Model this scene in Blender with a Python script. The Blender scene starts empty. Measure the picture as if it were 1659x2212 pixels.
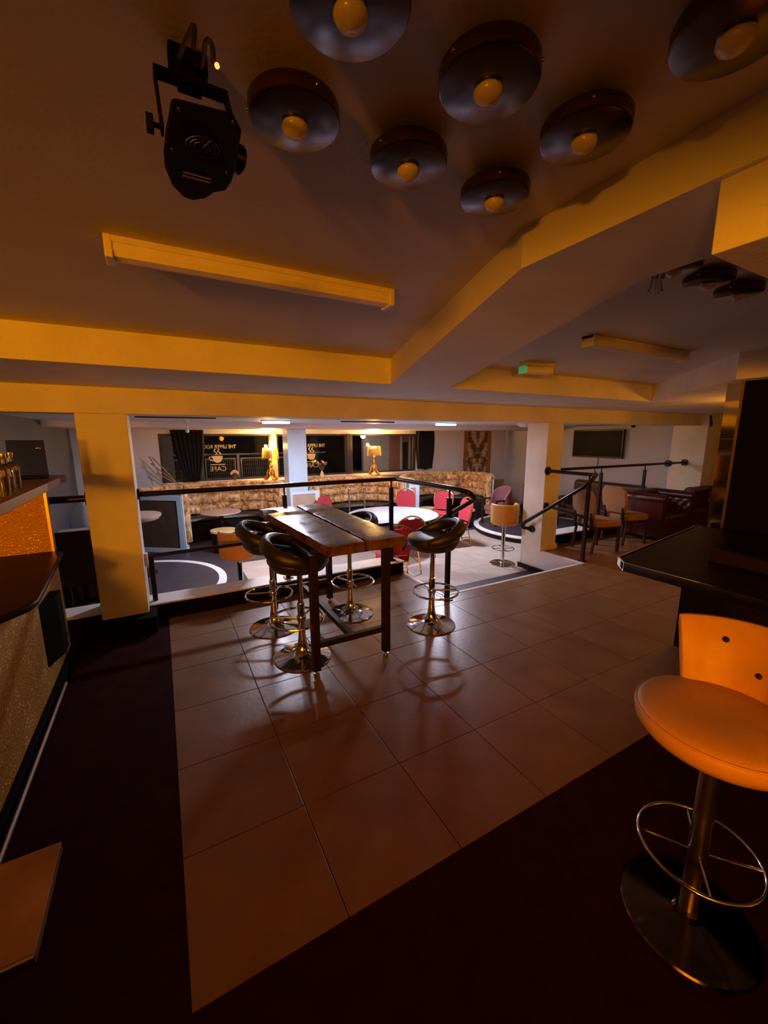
import bpy, bmesh, math, random
from math import pi, sin, cos, radians
from mathutils import Vector, Matrix
random.seed(7)
scn = bpy.context.scene
C = scn.collection

# ------------------------------------------------------------------ camera
cam_d = bpy.data.cameras.new('camera'); cam = bpy.data.objects.new('camera', cam_d); C.objects.link(cam)
YAW, PITCH, ROLL = 0.500275105, -0.18358412, -0.00314827
fwd = Vector((sin(YAW)*cos(PITCH), cos(YAW)*cos(PITCH), sin(PITCH)))
r0 = Vector((cos(YAW), -sin(YAW), 0)); u0 = r0.cross(fwd)
rr = r0*cos(ROLL)+u0*sin(ROLL); uu = -r0*sin(ROLL)+u0*cos(ROLL)
cam.matrix_world = Matrix(((rr.x, uu.x, -fwd.x, 0), (rr.y, uu.y, -fwd.y, 0), (rr.z, uu.z, -fwd.z, 1.9767), (0, 0, 0, 1)))
cam_d.sensor_fit = 'AUTO'; cam_d.sensor_width = 36.0
cam_d.lens = 875.73/2212*36.0
cam_d.clip_start = 0.02; cam_d.clip_end = 100
scn.camera = cam

# ------------------------------------------------------------------ world, exposure, lights
scn.view_settings.view_transform = 'Standard'; scn.view_settings.look = 'None'
scn.view_settings.gamma = 1.0; scn.view_settings.use_curve_mapping = False
scn.view_settings.exposure = 0.0
w = bpy.data.worlds.new('night'); scn.world = w; w.use_nodes = True
bg = w.node_tree.nodes['Background']; bg.inputs[0].default_value = (0.10, 0.16, 0.30, 1); bg.inputs[1].default_value = 0.06

AMBER = (1.0, 0.31, 0.006)
COOL = (0.78, 0.80, 1.0)
WARM = (1.0, 0.52, 0.13)
def point(name, loc, col, power, radius=0.1):
    d = bpy.data.lights.new(name, 'POINT'); d.color = col; d.energy = power; d.shadow_soft_size = radius
    o = bpy.data.objects.new(name, d); C.objects.link(o); o.location = loc; return o
def area(name, loc, target, col, power, sx, sy):
    d = bpy.data.lights.new(name, 'AREA'); d.shape = 'RECTANGLE'; d.size = sx; d.size_y = sy; d.color = col; d.energy = power
    o = bpy.data.objects.new(name, d); C.objects.link(o); o.location = loc
    o.rotation_euler = (Vector(target)-Vector(loc)).to_track_quat('-Z', 'Y').to_euler(); return o
# bar lights behind the camera: left and right, plus two added fill lights
point('amber_light', (-3.4, -2.2, 2.0), AMBER, 520, 0.2)
point('amber_light', (-1.9, -3.4, 2.0), AMBER, 540, 0.2)  # added beside the left light to soften the shelf's shadow bands
point('amber_light', (3.2, -3.2, 1.9), AMBER, 80, 0.13)
point('amber_light', (6.7, 2.1, 1.95), (1.0, 0.36, 0.02), 38, 0.13)  # added fill just out of frame, brightens the right bay
# ceiling lights of the lower room
for lx, ly in ((1.80, 7.15), (5.35, 7.05)):
    area('ceiling_fixture_light', (lx, ly, 2.19), (lx, ly, 0), COOL, 128, 0.42, 0.13)
# unseen lights added to brighten the passage outside the windows
point('outside_light', (5.6, 11.6, 2.0), (0.85, 0.75, 0.8), 5, 0.08)
point('outside_light', (0.6, 12.6, 3.2), (0.5, 0.65, 1.0), 8, 0.1)

# ------------------------------------------------------------------ materials
def mat(name, col, rough=0.6, metal=0.0, var=0.0, scale=6.0, bump=0.0, bscale=40.0, spec=0.5, objrand=0.0, coat=0.0):
    m = bpy.data.materials.new(name); m.use_nodes = True
    nt = m.node_tree; b = nt.nodes['Principled BSDF']
    b.inputs['Roughness'].default_value = rough; b.inputs['Metallic'].default_value = metal
    b.inputs['Specular IOR Level'].default_value = spec; b.inputs['Coat Weight'].default_value = coat
    b.inputs['Base Color'].default_value = (*col, 1)
    tc = nt.nodes.new('ShaderNodeTexCoord')
    if var > 0 or objrand > 0:
        n = nt.nodes.new('ShaderNodeTexNoise'); n.inputs['Scale'].default_value = scale; n.inputs['Detail'].default_value = 6
        nt.links.new(tc.outputs['Object'], n.inputs['Vector'])
        r = nt.nodes.new('ShaderNodeMapRange'); r.inputs['From Min'].default_value = .3; r.inputs['From Max'].default_value = .7
        r.inputs['To Min'].default_value = 1-var; r.inputs['To Max'].default_value = 1+var
        nt.links.new(n.outputs['Fac'], r.inputs['Value'])
        last = r.outputs['Result']
        if objrand > 0:
            oi = nt.nodes.new('ShaderNodeObjectInfo'); r2 = nt.nodes.new('ShaderNodeMapRange')
            r2.inputs['To Min'].default_value = 1-objrand; r2.inputs['To Max'].default_value = 1+objrand
            nt.links.new(oi.outputs['Random'], r2.inputs['Value'])
            mu = nt.nodes.new('ShaderNodeMath'); mu.operation = 'MULTIPLY'
            nt.links.new(last, mu.inputs[0]); nt.links.new(r2.outputs['Result'], mu.inputs[1]); last = mu.outputs[0]
        hs = nt.nodes.new('ShaderNodeHueSaturation'); hs.inputs['Color'].default_value = (*col, 1)
        nt.links.new(last, hs.inputs['Value']); nt.links.new(hs.outputs['Color'], b.inputs['Base Color'])
    if bump > 0:
        n2 = nt.nodes.new('ShaderNodeTexNoise'); n2.inputs['Scale'].default_value = bscale; n2.inputs['Detail'].default_value = 5
        nt.links.new(tc.outputs['Object'], n2.inputs['Vector'])
        bp = nt.nodes.new('ShaderNodeBump'); bp.inputs['Strength'].default_value = bump; bp.inputs['Distance'].default_value = 0.01
        nt.links.new(n2.outputs['Fac'], bp.inputs['Height']); nt.links.new(bp.outputs['Normal'], b.inputs['Normal'])
    return m
def emit(name, col, s):
    m = bpy.data.materials.new(name); m.use_nodes = True; b = m.node_tree.nodes['Principled BSDF']
    b.inputs['Base Color'].default_value = (*[min(1, c) for c in col], 1)
    b.inputs['Emission Color'].default_value = (*col, 1); b.inputs['Emission Strength'].default_value = s
    return m
def glassmat(name, col=(1, 1, 1), rough=0.0, ior=1.45):
    m = mat(name, col, rough); b = m.node_tree.nodes['Principled BSDF']
    b.inputs['Transmission Weight'].default_value = 1.0; b.inputs['IOR'].default_value = ior
    return m
def link(nt, a, b): nt.links.new(a, b)

M = {}
M['paint'] = mat('cream_wall_paint', (0.70, 0.66, 0.58), 0.55, var=.10, scale=2.2, bump=.12, bscale=60)
M['ceilpaint'] = mat('ceiling_paint', (0.70, 0.62, 0.50), 0.6, var=.10, scale=1.3, bump=.12, bscale=80)
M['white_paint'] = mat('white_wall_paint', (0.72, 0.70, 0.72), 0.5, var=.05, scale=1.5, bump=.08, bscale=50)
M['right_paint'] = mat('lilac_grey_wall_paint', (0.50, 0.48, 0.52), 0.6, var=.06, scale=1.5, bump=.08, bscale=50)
M['grey_paint'] = mat('grey_wall_paint', (0.09, 0.092, 0.11), 0.6, var=.06, scale=1.5, bump=.08, bscale=50)
M['tan_paint'] = mat('tan_wall_paint', (0.42, 0.28, 0.17), 0.6, var=.05)
M['tile'] = mat('floor_tile', (0.205, 0.104, 0.043), 0.32, spec=.42, var=.16, scale=3.0, bump=.10, bscale=25, objrand=.05)
M['ltile'] = mat('lower_floor_tile', (0.42, 0.33, 0.28), 0.40, var=.12, scale=3.0, bump=.06, bscale=25, objrand=.05)
M['dark_floor'] = mat('dark_vinyl_floor', (0.026, 0.004, 0.004), 0.8, var=.25, scale=8, bump=.05, bscale=50, spec=.04)
M['dark_carpet'] = mat('dark_floor_lower', (0.045, 0.035, 0.045), 0.45, var=.2, scale=5, bump=.1, bscale=90)
M['black'] = mat('black_paint', (0.014, 0.006, 0.006), 0.5, var=.15, spec=.2)
M['matte_black'] = mat('matte_black', (0.006, 0.003, 0.003), 0.8, spec=.06)
M['dark_leather'] = mat('very_dark_leather', (0.022, 0.009, 0.007), 0.45, var=.2, scale=10, spec=.2)
M['black_gloss'] = mat('black_metal', (0.013, 0.006, 0.006), 0.28, var=.1, spec=.3)
M['black_leather'] = mat('black_leather', (0.018, 0.012, 0.010), 0.34, var=.2, scale=20, bump=.25, bscale=160)
M['chrome'] = mat('chrome', (0.72, 0.70, 0.68), 0.10, metal=1.0, var=.05, scale=12)
M['steel'] = mat('brushed_steel', (0.55, 0.52, 0.50), 0.28, metal=1.0, var=.08, scale=14)
M['gold'] = mat('gold_metal', (0.62, 0.40, 0.15), 0.3, metal=1.0, var=.1, scale=12)
M['red_fab'] = mat('red_fabric', (0.42, 0.028, 0.045), 0.85, var=.12, scale=40, bump=.2, bscale=300)
M['dark_chrome'] = mat('dark_chrome', (0.16, 0.12, 0.10), 0.14, metal=1.0, var=.05)
M['tan_leather'] = mat('tan_leather', (0.54, 0.27, 0.065), 0.40, spec=.28, var=.08, scale=7, bump=.10, bscale=220)
M['tan_fab'] = mat('tan_fabric', (0.28, 0.14, 0.06), 0.8, var=.1, scale=30, bump=.2, bscale=200)
M['ox_leather'] = mat('oxblood_leather', (0.05, 0.004, 0.003), 0.3, var=.25, scale=10, bump=.2, bscale=120)
M['brown_leather'] = mat('brown_leather', (0.075, 0.028, 0.020), 0.33, var=.2, scale=10, bump=.2, bscale=120)
M['mauve_fab'] = mat('mauve_fabric', (0.22, 0.075, 0.085), 0.85, var=.12, scale=30, bump=.2, bscale=200)
M['dark_wood'] = mat('dark_wood', (0.035, 0.011, 0.007), 0.45, var=.3, scale=12)
M['table_white'] = mat('white_laminate', (0.42, 0.50, 0.60), 0.35, var=.03)
M['oak_rim'] = mat('brown_table_edge', (0.26, 0.15, 0.08), 0.5, var=.2)
M['cream'] = mat('cream_plastic', (0.78, 0.70, 0.55), 0.4, var=.06, scale=10)
M['white_gloss'] = mat('pale_blue_gloss_paint', (0.58, 0.72, 0.84), 0.3, var=.04)
M['mdf'] = mat('brown_board', (0.10, 0.055, 0.035), 0.7, var=.15, scale=6)
M['tan_board'] = mat('tan_board', (0.42, 0.30, 0.20), 0.7, var=.08)
M['white_nose'] = mat('white_nosing', (0.72, 0.70, 0.68), 0.4, var=.06)
M['frame_dark'] = mat('dark_window_frame', (0.03, 0.022, 0.02), 0.4, var=.1)
M['wood_frame'] = mat('window_wood', (0.50, 0.36, 0.20), 0.45, var=.15, scale=9)
M['curtain'] = mat('black_curtain', (0.008, 0.006, 0.007), 0.95, var=.3, scale=12)
M['glass'] = glassmat('window_glass', (0.95, 0.97, 0.97), 0.0, 1.2)
M['bottle_glass'] = glassmat('bottle_glass', (0.85, 0.90, 0.82), 0.02)
M['clear_plastic'] = glassmat('clear_plastic', (0.22, 0.18, 0.15), 0.08, 1.3)
M['amber_liquid'] = glassmat('amber_liquid', (0.9, 0.75, 0.3), 0.0, 1.33)
M['bulb'] = mat('frosted_bulb', (0.80, 0.66, 0.42), 0.22, var=.05)
M['bulb'].node_tree.nodes['Principled BSDF'].inputs['Transmission Weight'].default_value = 0.15
M['disc'] = mat('lamp_disc_metal', (0.12, 0.105, 0.13), 0.22, metal=1.0, var=.15, scale=8)
M['drum'] = mat('lamp_drum_bronze', (0.12, 0.045, 0.02), 0.34, metal=.8, var=.2, scale=8)
M['led_on'] = emit('lit_diffuser', (0.80, 0.92, 1.0), 9.0)
M['bulb_on'] = emit('lit_bulb', (1.0, 0.60, 0.20), 60.0)
M['green_on'] = emit('exit_green', (0.10, 0.7, 0.28), 0.25)
M['red_led'] = emit('status_led', (1.0, 0.25, 0.06), 3.0)
M['vinyl'] = mat('gold_window_lettering', (0.70, 0.55, 0.26), 0.5)
M['vinyl'].node_tree.nodes['Principled BSDF'].inputs['Emission Strength'].default_value = 0.0
M['tv'] = mat('tv_screen', (0.006, 0.004, 0.005), 0.35, spec=.06)
M['mirror'] = mat('mirror', (0.75, 0.70, 0.62), 0.06, metal=1.0)
M['counter'] = mat('bar_counter_top', (0.010, 0.003, 0.002), 0.42, var=.3, scale=6, spec=.08)
M['shelf_wood'] = mat('bar_shelf_wood', (0.20, 0.095, 0.045), 0.45, var=.3, scale=7)
M['brown_top'] = mat('brown_table_top', (0.17, 0.085, 0.03), 0.5, var=.4, scale=5)
M['pink_top'] = mat('pinkish_table_top', (0.45, 0.28, 0.22), 0.35, var=.12)
M['tan_top'] = mat('tan_stool_top', (0.70, 0.45, 0.20), 0.5, var=.08)
M['cable'] = mat('black_cable', (0.01, 0.006, 0.006), 0.6)
M['twig'] = mat('dried_stem', (0.36, 0.22, 0.14), 0.8, var=.2, scale=30)
M['petal'] = mat('pink_petal', (0.75, 0.42, 0.36), 0.6, var=.1)
M['leafm'] = mat('olive_leaf', (0.16, 0.15, 0.06), 0.6, var=.2)
M['door_brown'] = mat('brown_door', (0.36, 0.19, 0.15), 0.5, var=.12, scale=5)
M['ext_wall'] = mat('pale_exterior_wall', (0.40, 0.45, 0.55), 0.6, var=.1)
M['rail_grey'] = mat('galvanised_rail', (0.40, 0.38, 0.38), 0.4, metal=.7, var=.1)
M['ext_dark'] = mat('dark_facade', (0.035, 0.022, 0.02), 0.6, var=.3, scale=3)

# crushed velvet of the booths
def velvet():
    m = mat('gold_crushed_velvet', (0.5, 0.28, 0.1), 0.45); nt = m.node_tree; b = nt.nodes['Principled BSDF']
    tc = nt.nodes.new('ShaderNodeTexCoord'); n = nt.nodes.new('ShaderNodeTexNoise')
    n.inputs['Scale'].default_value = 6; n.inputs['Detail'].default_value = 7; n.inputs['Roughness'].default_value = .62; n.inputs['Distortion'].default_value = 1.2
    mp = nt.nodes.new('ShaderNodeMapping'); mp.inputs['Scale'].default_value = (1.3, 1.3, .7)
    link(nt, tc.outputs['Object'], mp.inputs[0]); link(nt, mp.outputs[0], n.inputs['Vector'])
    cr = nt.nodes.new('ShaderNodeValToRGB'); e = cr.color_ramp.elements
    e[0].position = .34; e[0].color = (0.13, 0.040, 0.010, 1); e[1].position = .62; e[1].color = (0.85, 0.58, 0.28, 1)
    x = e.new(.48); x.color = (0.55, 0.27, 0.075, 1)
    link(nt, n.outputs['Fac'], cr.inputs[0]); link(nt, cr.outputs[0], b.inputs['Base Color'])
    b.inputs['Sheen Weight'].default_value = .35
    bp = nt.nodes.new('ShaderNodeBump'); bp.inputs['Strength'].default_value = .35; bp.inputs['Distance'].default_value = .01
    link(nt, n.outputs['Fac'], bp.inputs['Height']); link(nt, bp.outputs[0], b.inputs['Normal'])
    return m
M['velvet'] = velvet()
# glittering gold bar panels
def glitter():
    m = mat('gold_glitter_panel', (0.30, 0.16, 0.04), 0.5, metal=.25); nt = m.node_tree; b = nt.nodes['Principled BSDF']
    tc = nt.nodes.new('ShaderNodeTexCoord'); v = nt.nodes.new('ShaderNodeTexVoronoi'); v.inputs['Scale'].default_value = 62
    link(nt, tc.outputs['Object'], v.inputs['Vector'])
    wn = nt.nodes.new('ShaderNodeTexNoise'); wn.inputs['Scale'].default_value = 7; wn.inputs['Detail'].default_value = 4
    link(nt, tc.outputs['Object'], wn.inputs['Vector'])
    # coarse pale grains on plain gold, their sparkle put into the colour
    lt = nt.nodes.new('ShaderNodeMath'); lt.operation = 'LESS_THAN'; lt.inputs[1].default_value = .34
    link(nt, v.outputs['Distance'], lt.inputs[0])
    sep = nt.nodes.new('ShaderNodeSeparateColor'); link(nt, v.outputs['Color'], sep.inputs[0])
    gt = nt.nodes.new('ShaderNodeMath'); gt.operation = 'GREATER_THAN'; gt.inputs[1].default_value = .84
    link(nt, sep.outputs[0], gt.inputs[0])
    mu = nt.nodes.new('ShaderNodeMath'); mu.operation = 'MULTIPLY'; link(nt, lt.outputs[0], mu.inputs[0]); link(nt, gt.outputs[0], mu.inputs[1])
    g2 = nt.nodes.new('ShaderNodeMath'); g2.operation = 'GREATER_THAN'; g2.inputs[1].default_value = .50; link(nt, wn.outputs['Fac'], g2.inputs[0])
    mu2 = nt.nodes.new('ShaderNodeMath'); mu2.operation = 'MULTIPLY'; link(nt, mu.outputs[0], mu2.inputs[0]); link(nt, g2.outputs[0], mu2.inputs[1])
    mx = nt.nodes.new('ShaderNodeMix'); mx.data_type = 'RGBA'; link(nt, mu2.outputs[0], mx.inputs[0])
    mx.inputs[6].default_value = (0.40, 0.20, 0.022, 1); mx.inputs[7].default_value = (1.0, 0.9, 0.75, 1)
    link(nt, mx.outputs[2], b.inputs['Base Color'])
    bp = nt.nodes.new('ShaderNodeBump'); bp.inputs['Strength'].default_value = .6; bp.inputs['Distance'].default_value = .006
    link(nt, v.outputs['Distance'], bp.inputs['Height']); link(nt, bp.outputs[0], b.inputs['Normal'])
    return m
M['glitter'] = glitter()
# reclaimed timber
def timber(name, c0, c1, rough):
    m = mat(name, c1, rough); nt = m.node_tree; b = nt.nodes['Principled BSDF']
    tc = nt.nodes.new('ShaderNodeTexCoord'); mp = nt.nodes.new('ShaderNodeMapping'); mp.inputs['Scale'].default_value = (14, 1.6, 14)
    n = nt.nodes.new('ShaderNodeTexNoise'); n.inputs['Scale'].default_value = 1.6; n.inputs['Detail'].default_value = 9; n.inputs['Roughness'].default_value = .65
    link(nt, tc.outputs['Object'], mp.inputs[0]); link(nt, mp.outputs[0], n.inputs['Vector'])
    n2 = nt.nodes.new('ShaderNodeTexNoise'); n2.inputs['Scale'].default_value = 9; n2.inputs['Detail'].default_value = 6
    link(nt, tc.outputs['Object'], n2.inputs['Vector'])
    ad = nt.nodes.new('ShaderNodeMath'); ad.operation = 'MULTIPLY_ADD'; ad.inputs[1].default_value = .5
    link(nt, n.outputs['Fac'], ad.inputs[0]); 
    h = nt.nodes.new('ShaderNodeMath'); h.operation = 'MULTIPLY'; h.inputs[1].default_value = .5; link(nt, n2.outputs['Fac'], h.inputs[0]); link(nt, h.outputs[0], ad.inputs[2])
    cr = nt.nodes.new('ShaderNodeValToRGB'); e = cr.color_ramp.elements
    e[0].position = .36; e[0].color = (*c0, 1); e[1].position = .62; e[1].color = (*c1, 1)
    link(nt, ad.outputs[0], cr.inputs[0]); link(nt, cr.outputs[0], b.inputs['Base Color'])
    mr = nt.nodes.new('ShaderNodeMapRange'); mr.inputs[1].default_value = .3; mr.inputs[2].default_value = .7; mr.inputs[3].default_value = rough-.1; mr.inputs[4].default_value = rough+.15
    link(nt, n2.outputs['Fac'], mr.inputs[0]); link(nt, mr.outputs[0], b.inputs['Roughness'])
    bp = nt.nodes.new('ShaderNodeBump'); bp.inputs['Strength'].default_value = .35; bp.inputs['Distance'].default_value = .006
    link(nt, ad.outputs[0], bp.inputs['Height']); link(nt, bp.outputs[0], b.inputs['Normal'])
    return m
M['timber'] = timber('reclaimed_timber', (0.035, 0.014, 0.007), (0.16, 0.075, 0.035), .27)
# damask wallpaper hanging (mirrored plumes, beige on brown)
def damask():
    m = mat('damask_wallpaper', (0.4, 0.25, 0.1), 0.6); nt = m.node_tree; b = nt.nodes['Principled BSDF']
    tc = nt.nodes.new('ShaderNodeTexCoord'); sp = nt.nodes.new('ShaderNodeSeparateXYZ'); link(nt, tc.outputs['Object'], sp.inputs[0])
    ab = nt.nodes.new('ShaderNodeMath'); ab.operation = 'ABSOLUTE'; link(nt, sp.outputs[0], ab.inputs[0])
    cb = nt.nodes.new('ShaderNodeCombineXYZ'); link(nt, ab.outputs[0], cb.inputs[0]); link(nt, sp.outputs[2], cb.inputs[2])
    n = nt.nodes.new('ShaderNodeTexNoise'); n.inputs['Scale'].default_value = 4.2; n.inputs['Detail'].default_value = 5; n.inputs['Distortion'].default_value = 1.6
    link(nt, cb.outputs[0], n.inputs['Vector'])
    # diagonal plumes: dark leaves rising to each side
    w1 = nt.nodes.new('ShaderNodeMath'); w1.operation = 'MULTIPLY_ADD'; w1.inputs[1].default_value = -1.7; link(nt, ab.outputs[0], w1.inputs[0]); link(nt, sp.outputs[2], w1.inputs[2])
    fr = nt.nodes.new('ShaderNodeMath'); fr.operation = 'SINE'; s9 = nt.nodes.new('ShaderNodeMath'); s9.operation = 'MULTIPLY'; s9.inputs[1].default_value = 8.5
    link(nt, w1.outputs[0], s9.inputs[0]); link(nt, s9.outputs[0], fr.inputs[0])
    ad = nt.nodes.new('ShaderNodeMath'); ad.operation = 'MULTIPLY_ADD'; ad.inputs[1].default_value = .10; link(nt, fr.outputs[0], ad.inputs[0]); link(nt, n.outputs['Fac'], ad.inputs[2])
    cr = nt.nodes.new('ShaderNodeValToRGB'); e = cr.color_ramp.elements
    e[0].position = .40; e[0].color = (0.12, 0.05, 0.018, 1); e[1].position = .60; e[1].color = (0.60, 0.46, 0.28, 1)
    x = e.new(.50); x.color = (0.36, 0.20, 0.07, 1)
    link(nt, ad.outputs[0], cr.inputs[0]); link(nt, cr.outputs[0], b.inputs['Base Color'])
    return m
M['damask'] = damask()
M['damask_border'] = mat('damask_border', (0.34, 0.16, 0.045), 0.6, var=.5, scale=22)

# ------------------------------------------------------------------ mesh helpers
class MB:
    def __init__(s): s.v = []; s.f = []
    def add(s, vs, fs):
        o = len(s.v); s.v += [tuple(p) for p in vs]; s.f += [tuple(i+o for i in f) for f in fs]; return s
    def bx(s, x0, x1, y0, y1, z0, z1):
        return s.add([(x0,y0,z0),(x1,y0,z0),(x1,y1,z0),(x0,y1,z0),(x0,y0,z1),(x1,y0,z1),(x1,y1,z1),(x0,y1,z1)],
                     [(0,3,2,1),(4,5,6,7),(0,1,5,4),(1,2,6,5),(2,3,7,6),(3,0,4,7)])
    def prism(s, poly, z0, z1):
        n = len(poly)
        return s.add([(x,y,z0) for x,y in poly]+[(x,y,z1) for x,y in poly],
                     [tuple(range(n-1,-1,-1)), tuple(range(n,2*n))]+[(i,(i+1)%n,n+(i+1)%n,n+i) for i in range(n)])
    def plate(s, poly, d):   # polygon of 3-D points thickened by vector d
        n = len(poly); d = Vector(d)
        return s.add([Vector(p) for p in poly]+[Vector(p)+d for p in poly],
                     [tuple(range(n-1,-1,-1)), tuple(range(n,2*n))]+[(i,(i+1)%n,n+(i+1)%n,n+i) for i in range(n)])
    def lathe(s, prof, cx=0, cy=0, n=32, cz=0, cap=True):
        k = len(prof); vs = []; fs = []
        for i in range(n):
            a = 2*pi*i/n
            for r, z in prof: vs.append((cx+r*cos(a), cy+r*sin(a), cz+z))
        for i in range(n):
            j = (i+1) % n
            for q in range(k-1): fs.append((i*k+q, j*k+q, j*k+q+1, i*k+q+1))
        if cap and prof[0][0] > 1e-5: fs.append(tuple(i*k for i in range(n-1,-1,-1)))
        if cap and prof[-1][0] > 1e-5: fs.append(tuple(i*k+k-1 for i in range(n)))
        return s.add(vs, fs)
    def tube(s, pts, r, n=10, closed=False, flat=1.0):
        P = [Vector(p) for p in pts]; m = len(P); vs = []; fs = []
        up = Vector((0,0,1)); prev = None
        for i in range(m):
            if closed: t = P[(i+1)%m]-P[i-1]
            else: t = P[min(i+1,m-1)]-P[max(i-1,0)]
            t.normalize()
            if prev is None:
                ref = up if abs(t.z) < .9 else Vector((1,0,0))
                a = t.cross(ref).normalized()
            else:
                a = (prev - t*prev.dot(t)).normalized()
            prev = a; b = t.cross(a)
            ri = r[i] if isinstance(r, (list, tuple)) else r
            for q in range(n):
                an = 2*pi*q/n; vs.append(P[i]+a*(ri*cos(an))+b*(ri*flat*sin(an)))
        lim = m if closed else m-1
        for i in range(lim):
            j = (i+1) % m
            for q in range(n): fs.append((i*n+q, i*n+(q+1)%n, j*n+(q+1)%n, j*n+q))
        if not closed:
            fs.append(tuple(range(n-1,-1,-1))); fs.append(tuple((m-1)*n+q for q in range(n)))
        return s.add(vs, fs)
    def sweep(s, path, sec, caps=True, closed=False):   # path: (x,y,z); sec: (inward offset, height) loop
        m = len(path); k = len(sec); vs = []; fs = []
        for i in range(m):
            p = Vector(path[i])
            if closed: t = Vector(path[(i+1)%m])-Vector(path[i-1])
            else: t = Vector(path[min(i+1,m-1)])-Vector(path[max(i-1,0)])
            t.z = 0; t.normalize(); nn = Vector((t.y,-t.x,0))
            for a, h in sec: vs.append(p+nn*a+Vector((0,0,h)))
        for i in range(m if closed else m-1):
            j = (i+1) % m
            for q in range(k): fs.append((i*k+q, i*k+(q+1)%k, j*k+(q+1)%k, j*k+q))
        if caps and not closed: fs.append(tuple(range(k-1,-1,-1))); fs.append(tuple((m-1)*k+q for q in range(k)))
        return s.add(vs, fs)
    def ball(s, c, r, n=16, m=10):
        if not isinstance(r, (tuple, list)): r = (r, r, r)
        vs = [(c[0],c[1],c[2]-r[2])]; fs = []
        for j in range(1, m):
            th = -pi/2+pi*j/m
            for i in range(n):
                a = 2*pi*i/n; vs.append((c[0]+r[0]*cos(th)*cos(a), c[1]+r[1]*cos(th)*sin(a), c[2]+r[2]*sin(th)))
        vs.append((c[0],c[1],c[2]+r[2]))
        for i in range(n): fs.append((0, 1+(i+1)%n, 1+i)); fs.append((len(vs)-1, 1+(m-2)*n+i, 1+(m-2)*n+(i+1)%n))
        for j in range(m-2):
            for i in range(n): fs.append((1+j*n+i, 1+j*n+(i+1)%n, 1+(j+1)*n+(i+1)%n, 1+(j+1)*n+i))
        return s.add(vs, fs)
    def xf(s, mtx): s.v = [tuple(mtx @ Vector(p)) for p in s.v]; return s
    def mesh(s, name, m, smooth=False):
        me = bpy.data.meshes.new(name); me.from_pydata(s.v, [], s.f); 
        bm = bmesh.new(); bm.from_mesh(me); bmesh.ops.recalc_face_normals(bm, faces=bm.faces[:]); bm.to_mesh(me); bm.free()
        me.materials.append(m)
        if smooth:
            me.polygons.foreach_set('use_smooth', [True]*len(me.polygons))
            me.set_sharp_from_angle(angle=radians(40))
        me.update(); return me
    def build(s, name, m, parent=None, smooth=False, bevel=0, seg=2, subsurf=0):
        o = bpy.data.objects.new(name, s.mesh(name, m, smooth or bevel > 0)); C.objects.link(o)
        if parent: o.parent = parent
        if bevel:
            b = o.modifiers.new('bevel', 'BEVEL'); b.width = bevel; b.segments = seg; b.limit_method = 'ANGLE'; b.angle_limit = radians(35)
            b.harden_normals = True
        if subsurf:
            q = o.modifiers.new('sub', 'SUBSURF'); q.levels = subsurf; q.render_levels = subsurf
        return o
def T(x, y, z, rz=0, rx=0, ry=0): return Matrix.Translation((x, y, z)) @ Matrix.Rotation(rz, 4, 'Z') @ Matrix.Rotation(ry, 4, 'Y') @ Matrix.Rotation(rx, 4, 'X')
def thing(name, label, cat, loc=(0,0,0), rz=0, group=None):
    o = bpy.data.objects.new(name, None); C.objects.link(o); o.location = loc; o.rotation_euler = (0, 0, rz)
    o.empty_display_size = .1
    o['label'] = label; o['category'] = cat
    if group: o['group'] = group
    return o
def tag(o, label, cat, group=None, kind=None):
    o['label'] = label; o['category'] = cat
    if group: o['group'] = group
    if kind: o['kind'] = kind
    return o
def struct(o, label, cat): o['kind'] = 'structure'; o['label'] = label; o['category'] = cat; return o
def dup(root, loc, rz, label, group=None):
    r = root.copy(); C.objects.link(r); r.location = loc; r.rotation_euler = (0, 0, rz); r['label'] = label
    if group: r['group'] = group
    for ch in list(root.children):
        c = ch.copy(); C.objects.link(c); c.parent = r
        for g in list(ch.children):
            d = g.copy(); C.objects.link(d); d.parent = c
    return r
def catmull(P, n=8, closed=False):
    P = [Vector(p) for p in P]; out = []; m = len(P)
    for i in range(m if closed else m-1):
        if closed: a, b, c, d = P[i-1], P[i], P[(i+1)%m], P[(i+2)%m]
        else:
            b, c = P[i], P[i+1]; a = P[i-1] if i > 0 else b*2-c; d = P[i+2] if i+2 < m else c*2-b
        for k in range(n):
            t = k/n; out.append(.5*((2*b)+(c-a)*t+(2*a-5*b+4*c-d)*t*t+(3*b-a-3*c+d)*t**3))
    if not closed: out.append(P[-1])
    return out
def rrect(x0, x1, y0, y1, r, n=5):
    out = []
    for cx, cy, a0 in ((x1-r, y1-r, 0), (x0+r, y1-r, 90), (x0+r, y0+r, 180), (x1-r, y0+r, 270)):
        for i in range(n+1):
            a = radians(a0+90*i/n); out.append((cx+r*cos(a), cy+r*sin(a)))
    return out
def circ(r, z=0, n=32, cx=0, cy=0): return [(cx+r*cos(2*pi*i/n), cy+r*sin(2*pi*i/n), z) for i in range(n)]

LZ = -0.40       # lower room floor
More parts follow.
